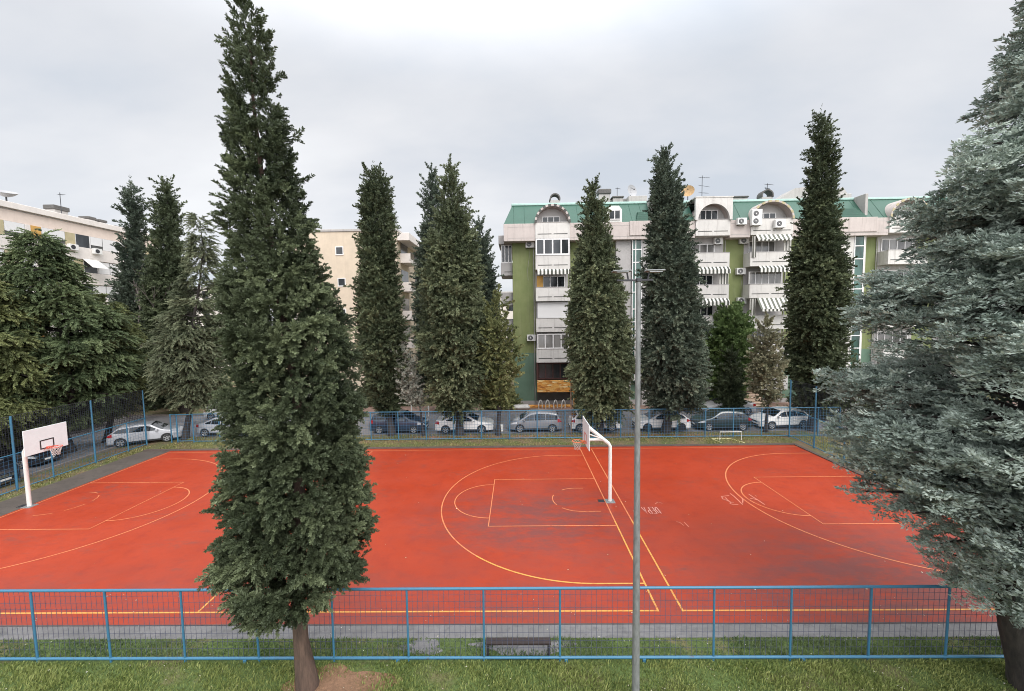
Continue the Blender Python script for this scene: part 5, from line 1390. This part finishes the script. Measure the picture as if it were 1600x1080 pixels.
def layered(label, cat, prof, base, mat, nlimb, nfr, flen, tm, trunk_r, seed, bark='bark_dark', fixed=False, droop=.28, lift=.22, name='conifer', group=None, per_limb_r=.05, top_extra=0, zpow=.8, tv=.10, trunk_path=None, zj=.085, pj=.24, xs=1.0):
    r = np.random.default_rng(seed)
    root = thing(name, label, cat, (base[0], base[1], 0), 0, group)
    S = slices(prof, base, fixed)
    if top_extra:
        S = np.concatenate([S, [[S[-1, 0]+top_extra, S[-1, 1], S[-1, 2], .25]]])
    f, zs, R_ = sampler(S)
    if trunk_path is None: trunk_mesh(root, base, S, trunk_r, M[bark], flare=1.35)
    else:
        m = MB(); zt_ = trunk_path[-1][2]; m.tube(trunk_path, [trunk_r*(1.25 if q[2] < 0 else 1)*(1-.93*max(0, q[2])/zt_) for q in trunk_path], 14)
        m.build('trunk', M[bark], root, True, angle=1.0)
    z = pick_z(r, zs, R_, nlimb, zpow); cx_, cy_, rr = f(z); az = r.uniform(0, 2*PI, nlimb)
    P = []; Zd = []; Xd = []; SC_ = []; TB = []; lm = MB()
    for i in range(nlimb):
        o = np.array([math.cos(az[i]), math.sin(az[i]), 0.]); lat = np.array([-o[1], o[0], 0.])
        L = rr[i]*r.uniform(.72, 1.12); dz = L*(lift+r.normal(0, .06)); dr = L*(droop+r.normal(0, .05))
        o0 = np.array([cx_[i], cy_[i], z[i]-(dz-dr)])
        cv = r.normal(0, .12)*L
        pt = lambda s_: o0 + o*L*s_ + lat*cv*s_*s_ + np.array([0, 0, 1.])*(dz*s_-dr*s_*s_)
        lm.tube([pt(q) for q in (0, .25, .5, .75, .95)], [per_limb_r*L/3*(1-.85*q)+.008 for q in (0, .25, .5, .75, .95)], 5, cap=False)
        k = max(14, int(nfr*L)); tint = r.uniform(.15, .85)
        s_ = np.sqrt(r.uniform(.06, 1.0, k)); sg = r.choice([-1, 1], k)
        wdt = .42*L*(1-s_)**.8*s_**.3 + .12                     # spread of the plate either side of the limb
        lo = sg*np.sqrt(r.random(k))*wdt
        for q in range(k):
            p = pt(s_[q]) + lat*lo[q] + np.array([0, 0, r.normal(0, zj)-.10*abs(lo[q])])
            P.append(p); ang = .9*np.clip(lo[q]/max(wdt[q], .1), -1, 1)+r.normal(0, .25)
            dd = o*math.cos(ang)+lat*math.sin(ang); dd[2] = (dz-2*dr*s_[q])/max(L, .3)*.6+r.normal(.06, pj)
            Zd.append(dd); Xd.append(np.array([0, 0, xs])+r.normal(0, .25, 3)); SC_.append(flen*r.uniform(.65, 1.15)*(1.05-.3*s_[q])); TB.append(tint+r.normal(0, tv))
    V, T = instance(tm, np.array(P), np.array(Zd), np.array(Xd), np.array(SC_), np.array(TB), r, .3)
    quads_object('crown', V, T, mat, root)
    tag(lm.build('limbs', M[bark], root, True, angle=1.0), kind='stuff')
    return root
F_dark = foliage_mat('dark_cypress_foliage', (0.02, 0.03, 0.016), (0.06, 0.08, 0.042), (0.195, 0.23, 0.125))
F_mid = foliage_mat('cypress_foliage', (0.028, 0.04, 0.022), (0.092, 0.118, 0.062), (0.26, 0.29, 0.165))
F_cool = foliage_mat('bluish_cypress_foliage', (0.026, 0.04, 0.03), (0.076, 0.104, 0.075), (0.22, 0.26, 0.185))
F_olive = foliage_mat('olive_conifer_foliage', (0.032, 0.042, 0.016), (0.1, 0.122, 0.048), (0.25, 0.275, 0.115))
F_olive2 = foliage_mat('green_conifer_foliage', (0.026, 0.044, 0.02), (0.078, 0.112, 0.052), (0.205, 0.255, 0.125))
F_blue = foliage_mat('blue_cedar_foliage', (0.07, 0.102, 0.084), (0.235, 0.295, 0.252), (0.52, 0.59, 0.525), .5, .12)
F_yellow = foliage_mat('yellowing_leaves', (0.06, 0.074, 0.028), (0.15, 0.17, 0.07), (0.3, 0.31, 0.14), .6, .3)
F_silver = foliage_mat('silvery_leaves', (0.17, 0.18, 0.145), (0.34, 0.35, 0.29), (0.52, 0.52, 0.45), .6, .2)
F_brown = foliage_mat('dusty_green_brown_leaves', (0.085, 0.086, 0.05), (0.205, 0.205, 0.125), (0.36, 0.345, 0.23), .6, .2)
F_green = foliage_mat('fresh_green_leaves', (0.045, 0.085, 0.026), (0.125, 0.195, 0.065), (0.25, 0.33, 0.13), .55, .3)

cypress('very tall dark cypress in the foreground, its reddish trunk standing before the near fence', 'tree',
   [(-14, 376, 384), (5, 364, 396), (30, 360, 412), (60, 348, 430), (90, 350, 440), (125, 340, 446), (165, 338, 452), (215, 340, 474), (250, 335, 474), (300, 336, 488), (400, 334, 508), (450, 332, 526), (500, 333, 543), (560, 332, 558), (600, 338, 568), (640, 346, 574), (700, 344, 580), (750, 332, 581), (800, 333, 581), (850, 334, 582), (890, 338, 576), (912, 350, 562), (932, 368, 540), (950, 390, 508)],
   (-5.2, 9.15), F_dark, 700, 21, .29, CYP, .178, 11, 'bark', (18, 64), .95, .062, .12, rho=(.38, 1.03), spread=.78)
# cypresses in the street row
MIDG = 'evergreens along the street'
cypress('blunt topped dark cypress between the beige block and the parked navy SUV', 'tree',
   [(268, 572, 596), (285, 566, 606), (305, 563, 612), (345, 560, 618), (400, 559, 620), (450, 559, 624), (480, 556, 628), (520, 554, 632), (560, 558, 636), (600, 570, 637), (630, 580, 630), (648, 592, 622)],
   (-9.7, 30.3), F_dark, 400, 14, .68, CYP_MID, .22, 21, updeg=(45, 70), blen=1.4, jit=.20, group=MIDG)
cypress('broad pointed cypress directly behind the white coupe', 'tree',
   [(256, 701, 705), (280, 695, 712), (300, 691, 720), (320, 689, 727), (345, 678, 735), (380, 665, 745), (420, 660, 752), (470, 656, 758), (520, 655, 765), (560, 659, 765), (600, 668, 760), (635, 686, 743), (652, 702, 733)],
   (-4.5, 30.2), F_mid, 430, 15, .74, CYP_MID, .24, 22, updeg=(5, 55), blen=1.4, jit=.20, group=MIDG)
cypress('slender cypress top showing left of the broad pointed cypress', 'tree',
   [(266, 672, 677), (290, 665, 684), (330, 661, 692), (370, 654, 700), (420, 650, 700), (480, 648, 704), (540, 648, 704), (610, 652, 698)],
   (-7.2, 38.5), F_cool, 240, 12, .85, CYP_MID, .2, 23, blen=1.5, jit=.22, group=MIDG)
cypress('cool green cypress showing right of the broad pointed cypress', 'tree',
   [(350, 745, 752), (375, 739, 762), (400, 733, 769), (440, 728, 776), (480, 732, 780), (520, 736, 778), (610, 742, 776)],
   (-3.2, 38.9), F_cool, 230, 12, .85, CYP_MID, .2, 24, blen=1.5, jit=.22, group=MIDG)
cypress('conical cypress in front of the left balcony stack and stair tower of the green block', 'tree',
   [(293, 924, 927), (320, 917, 935), (345, 910, 947), (365, 906, 953), (385, 902, 956), (410, 896, 960), (440, 891, 970), (480, 889, 980), (520, 887, 988), (560, 888, 990), (600, 889, 987), (630, 896, 980), (657, 914, 962)],
   (6.2, 30.3), F_mid, 430, 15, .72, CYP_MID, .24, 25, updeg=(-5, 50), blen=1.4, jit=.19, group=MIDG)
cypress('tall dark cypress right behind the floodlight column', 'tree',
   [(243, 1029, 1044), (265, 1022, 1053), (300, 1015, 1065), (340, 1011, 1075), (380, 1008, 1083), (420, 1006, 1089), (470, 1005, 1096), (520, 1003, 1101), (570, 1003, 1105), (610, 1006, 1102), (640, 1018, 1088)],
   (11.1, 30.2), F_cool, 470, 15, .70, CYP_MID, .27, 26, updeg=(10, 65), blen=1.4, jit=.19, group=MIDG)
cypress('tallest cypress of the street row, behind the shiny white hatchback', 'tree',
   [(181, 1281, 1286), (205, 1273, 1295), (240, 1266, 1303), (280, 1260, 1309), (330, 1251, 1312), (370, 1243, 1319), (420, 1236, 1326), (470, 1230, 1331), (520, 1230, 1329), (570, 1232, 1327), (600, 1238, 1322), (640, 1252, 1300)],
   (22.3, 30.5), F_dark, 560, 14, .66, CYP_MID, .27, 27, updeg=(5, 55), blen=1.5, jit=.18, group=MIDG)
cypress('slim cypress left of the twin one, in front of the cream block', 'tree',
   [(287, 201, 206), (310, 195, 214), (340, 193, 222), (380, 194, 229), (420, 184, 233), (460, 176, 237), (520, 172, 238), (580, 182, 238), (630, 192, 238)],
   (-37.5, 40.5), F_cool, 230, 12, .95, CYP_MID, .2, 28, blen=1.6, jit=.24, group=MIDG)
cypress('dark cypress between the slim cypress and the drooping one at the left corner', 'tree',
   [(287, 258, 265), (310, 250, 273), (340, 239, 283), (370, 233, 290), (410, 229, 295), (450, 226, 298), (500, 220, 298), (560, 224, 298), (630, 232, 298)],
   (-33.0, 39.0), F_dark, 280, 12, .95, CYP_MID, .22, 29, blen=1.6, jit=.24, group=MIDG)
layered('drooping light green conifer over the gate at the far left corner of the court', 'tree',
   [(326, 309, 314), (350, 302, 324), (380, 298, 335), (420, 288, 342), (460, 268, 348), (500, 250, 350), (540, 238, 350), (580, 236, 348), (610, 246, 344), (632, 268, 336)],
   (-25.35, 29.75), foliage_mat('light_conifer_foliage', (0.042, 0.055, 0.030), (0.125, 0.148, 0.085), (0.265, 0.29, 0.18)), 190, 19, .85, SPRAY, .2, 36, droop=.38, lift=.34, zpow=.65, zj=.14, pj=.32, xs=-1., group=MIDG)
layered('wide spreading conifer with olive tips behind the left tall fence', 'tree',
   [(360, 46, 58), (385, 20, 95), (420, 4, 120), (450, -10, 145), (490, -18, 180), (530, -20, 200), (570, -20, 210), (610, -10, 208), (640, 10, 195), (662, 40, 130)],
   (-31.2, 27.0), F_olive2, 230, 19, 1.0, SPRAY, .32, 31, droop=.30, lift=.30, zpow=.5, zj=.14, pj=.34, xs=-1.)
layered('olive conifer at the left edge with low boughs hanging over the black SUV', 'tree',
   [(430, -70, -20), (470, -110, 25), (510, -140, 60), (560, -160, 85), (610, -160, 95), (650, -150, 80), (680, -130, 45), (695, -100, 20)],
   (-33.2, 22.4), F_olive, 190, 20, 1.0, SPRAY, .3, 32, droop=.42, lift=.28, zpow=.5, zj=.14, pj=.34, xs=-1.)
layered('smaller olive conifer between the wide conifer and the light drooping one', 'tree',
   [(462, 165, 180), (490, 148, 202), (530, 136, 214), (580, 134, 218), (615, 142, 212), (645, 156, 202)],
   (-30.9, 29.3), F_olive, 120, 20, 1.0, SPRAY, .22, 33, droop=.42, lift=.32, zpow=.5, xs=-1.)
layered('big blue cedar at the right edge of the picture, before the near fence', 'tree',
   [(60, 1600, 1800), (110, 1548, 1800), (200, 1508, 1800), (270, 1450, 1800), (330, 1412, 1800), (420, 1392, 1800), (470, 1352, 1800), (520, 1315, 1800), (580, 1312, 1800), (640, 1314, 1800), (700, 1316, 1800), (760, 1326, 1800), (820, 1355, 1800), (865, 1405, 1800), (895, 1460, 1800), (918, 1520, 1800)],
   (11.85, 9.05), F_blue, 350, 26, .46, FROND, .36, 34, fixed=True, droop=.26, lift=.38, zj=.12, pj=.34, trunk_path=[(12.05, 9.05, -.05), (11.86, 9.05, .5), (11.62, 9.05, 1.3), (11.38, 9.05, 2.3), (11.35, 9.05, 4), (11.6, 9.05, 8), (11.8, 9.05, 17)], zpow=.22, tv=.22, name='cedar', top_extra=2.2, per_limb_r=.06)
cypress('small leafy tree with yellowing leaves and a dark slanting trunk beside the white coupe', 'tree',
   [(466, 771, 781), (490, 758, 792), (520, 748, 804), (560, 746, 810), (590, 750, 808), (615, 757, 802), (642, 768, 796)],
   (-1.55, 30.1), F_yellow, 150, 6, .75, LEAFY, .17, 41, updeg=(0, 50), blen=1.3, jit=.45, core=.15, rho=(.45, 1.08), name='leafy_tree')
cypress('small silvery leaved tree on a thin leaning trunk beside the navy SUV', 'tree',
   [(543, 623, 633), (565, 617, 646), (590, 615, 653), (615, 622, 660), (636, 640, 668)],
   (-7.25, 30.2), F_silver, 80, 6, .7, LEAFY, .10, 42, updeg=(10, 60), blen=.9, jit=.35, core=.1, rho=(.4, 1.08), name='leafy_tree')
cypress('small dusty brown green tree in front of the entrance steps', 'tree',
   [(503, 1191, 1203), (530, 1181, 1217), (560, 1173, 1225), (595, 1171, 1227), (620, 1178, 1222), (634, 1190, 1210)],
   (18.65, 30.2), F_brown, 120, 6, .8, LEAFY, .12, 43, updeg=(5, 50), blen=1.1, jit=.4, core=.12, rho=(.4, 1.08), name='leafy_tree')
cypress('bushy fresh green tree in front of the olive wall strip of the green block', 'tree',
   [(486, 1132, 1150), (502, 1112, 1168), (530, 1104, 1176), (565, 1104, 1178), (600, 1112, 1172), (632, 1122, 1160)],
   (20.0, 38.0), F_green, 170, 7, .95, LEAFY, .15, 44, updeg=(10, 55), blen=1.4, jit=.5, core=.3, rho=(.5, 1.05), name='leafy_tree')
cypress('small dark fir in front of the bushy green tree, beside the light grey car', 'tree',
   [(552, 1140, 1147), (580, 1131, 1154), (610, 1124, 1159), (640, 1120, 1162)],
   (19.2, 35.6), F_dark, 110, 7, .75, CYP_MID, .1, 45, updeg=(-20, 20), blen=1.0, jit=.2, name='fir')
def shrub(label, x, y, rx, ry, h, mat, seed, n=140, name='shrub'):
    r = np.random.default_rng(seed); root = thing(name, label, 'shrub', (x, y, 0))
    u = r.normal(0, 1, (n*6, 3)); u = unit(u); u[:, 2] = np.abs(u[:, 2])
    P = np.array([x, y, .1]) + u*np.array([rx, ry, h])*r.uniform(.45, 1.0, (n*6, 1))**.6*(1+.2*np.sin(4*np.arctan2(u[:, 1], u[:, 0])+seed))[:, None]
    V, T = instance(LEAFY, P, u+np.array([0, 0, .5])+r.normal(0, .4, u.shape), r.normal(0, 1, u.shape), r.uniform(.4, .75, len(P)), r.uniform(.15, .75, len(P)), r)
    quads_object('foliage', V, T, mat, root)
    m = MB()
    for k in range(6):
        a = k*1.05; m.tube([(x, y, 0), (x+rx*.35*math.cos(a), y+ry*.35*math.sin(a), h*.6)], [.04, .015], 5)
    m.build('stem', M['bark_dark'], root, True)
shrub('yellow green shrub at the foot of the green wall, left of the concrete slab', -1.7, 38.6, 1.5, .8, 1.9, F_yellow, 51, 100)
shrub('low dark hedge on the verge behind the white car across the street', -36.5, 42.5, 4.5, 1.3, 3.0, F_dark, 52, 260, 'hedge')
shrub('dark bush behind the right tall fence, left of the blue cedar', 27.3, 34.5, 3.2, 1.6, 4.3, F_dark, 53, 300)
shrub('dark hedge at the foot of the beige block', -14.2, 41.2, 3.2, 1.0, 1.9, F_dark, 54, 180, 'hedge')
shrub('tall dark bush under the wide left conifer', -39.5, 33.0, 4.0, 2.0, 4.6, F_dark, 55, 320)
# bare leafless tree against the cream block
r = random.Random(5)
root = thing('bare_tree', 'leafless grey tree with thin upright twigs in front of the cream block', 'tree', (-36.3, 36.6, 0))
m = MB()
def grow(p, d, L, rad, lev):
    q = p + d*L; mid = p+d*L*.5+Vector((r.uniform(-1, 1), r.uniform(-1, 1), 0))*L*.04
    m.tube([p, mid, q], [rad, rad*.85, rad*.68], 5 if lev > 2 else 4, cap=False)
    if lev == 0: return
    for k in range(r.choice((2, 3, 3)) if lev > 1 else 3):
        nd = (d*1.0 + Vector((r.uniform(-.55, .55), r.uniform(-.55, .55), r.uniform(-.05, .35)))).normalized()
        grow(p+d*L*r.uniform(.55, 1.0), nd, L*r.uniform(.62, .85), rad*.6, lev-1)
grow(Vector((-36.3, 36.6, 0)), Vector((-.03, 0, 1)), 6.2, .17, 5)
m.build('trunk', M['twig'], root)

# ------------------------------------------------------------------ grass blades on the lawn and verges
def grass(name, areas, dens, h, w_, cols, seed, skip=None):
    r = np.random.default_rng(seed); Vs = []; Ts = []
    for x0, x1, y0, y1 in areas:
        n = int((x1-x0)*(y1-y0)*dens)
        x = r.uniform(x0, x1, n); y = r.uniform(y0, y1, n)
        clump = .5+.5*np.sin(1.9*x+2.3*np.sin(1.3*y))*np.sin(2.7*y+1.7*np.sin(.9*x))
        keep = r.random(n) < (.35+.65*clump)
        if skip is not None: keep &= ~skip(x, y, r)
        x, y, clump = x[keep], y[keep], clump[keep]; n = len(x)
        az = r.uniform(0, 2*PI, n); hh = h*r.uniform(.5, 1.3, n)*(.7+.5*clump); ln = r.uniform(.2, .9, n)*hh
        b = np.stack([x, y, 0*x], 1); s = np.stack([np.cos(az+PI/2), np.sin(az+PI/2), 0*az], 1)*(w_*r.uniform(.7, 1.3, n))[:, None]
        o = np.stack([np.cos(az), np.sin(az), 0*az], 1)
        tip = b+o*ln[:, None]+np.array([0, 0, 1.])*hh[:, None]; mid = b+o*(ln*.35)[:, None]+np.array([0, 0, 1.])*(hh*.6)[:, None]
        Vs.append(np.stack([b-s*.6, b+s*.6, mid+s, tip], 1)[:, [0, 1, 2, 3]].reshape(-1, 3)); Ts.append(np.repeat(np.clip(r.normal(.45, .22, n)+.2*(clump-.5), 0, 1), 4))
    o = quads_object(name, np.concatenate(Vs), np.concatenate(Ts), cols, None)
    tag(o, kind='stuff', label='short mixed grass', cat='grass'); return o
G_lawn = foliage_mat('lawn_grass_blades', (0.06, 0.09, 0.022), (0.155, 0.21, 0.052), (0.37, 0.39, 0.14), .6, .3)
G_dry = foliage_mat('dry_verge_grass_blades', (0.085, 0.10, 0.03), (0.20, 0.205, 0.065), (0.40, 0.35, 0.15), .6, .3)
G_deep = foliage_mat('deep_green_grass_blades', (0.038, 0.072, 0.026), (0.085, 0.140, 0.050), (0.20, 0.25, 0.11), .6, .3)
def skip_near(x, y, r):
    a = ((x+4.5)/1.3)**2+((y-9.08)/.66)**2 < r.uniform(.15, 1.05, len(x))
    return a | (np.abs(y-NF) < .05)
def skip_back(x, y, r):
    a = ((x-.1)/1.25)**2+((y-10.32)/.27)**2 < r.uniform(.1, .95, len(x)); b = ((x+2.7)/.55)**2+((y-10.32)/.27)**2 < r.uniform(.1, .95, len(x))
    c = (x > 2.5) & (x < 5.5) & (r.random(len(x)) < .55)
    return a | b | c
grass('grass', [(-15.5, 15, 8.2, 9.95)], 1700, .085, .012, G_lawn, 61, skip_near)
grass('grass', [(-17, 16, 9.95, 10.58)], 1400, .075, .011, G_deep, 62, skip_back)
grass('grass', [(-25.5, 19.0, 27.35, 28.95), (19.8, 26, 24.5, 28.8)], 260, .10, .016, G_dry, 63, lambda x, y, r: (x > 6) & (x < 13) & (y < 28.2) & (r.random(len(x)) < .75))
grass('grass', [(-25.0, 17.0, 29.05, 30.2), (-26.95, -26.05, 12, 28.4)], 200, .12, .018, G_dry, 64)
# fallen leaves, scraps and pebbles on the lawn and the court edge
r = np.random.default_rng(70); n = 380
x = r.uniform(-15, 12, n); y = np.where(r.random(n) < .6, r.uniform(8.3, 9.8, n), r.uniform(9.9, 12.5, n)); y[:70] = r.uniform(12, 26, 70); x[:70] = r.uniform(-20, 18, 70); az = r.uniform(0, 2*PI, n); s_ = r.uniform(.008, .024, n); s_[:70] *= 1.7
a = np.stack([np.cos(az), np.sin(az), 0*az+.15], 1)*s_[:, None]; b = np.stack([-np.sin(az), np.cos(az), 0*az+.1], 1)*(s_*.7)[:, None]; c = np.stack([x, y, 0*x+.05], 1); c[y > 10.6, 2] = .032
tag(quads_object('leaf_litter', np.stack([c-a, c-b, c+a, c+b], 1).reshape(-1, 3), np.repeat(r.random(n), 4), foliage_mat('pale_leaf_litter', (.32, .24, .14), (.5, .44, .33), (.7, .68, .62), .8, .1), None), 'scattered pale fallen leaves and scraps on the grass', 'leaves', None, 'stuff')
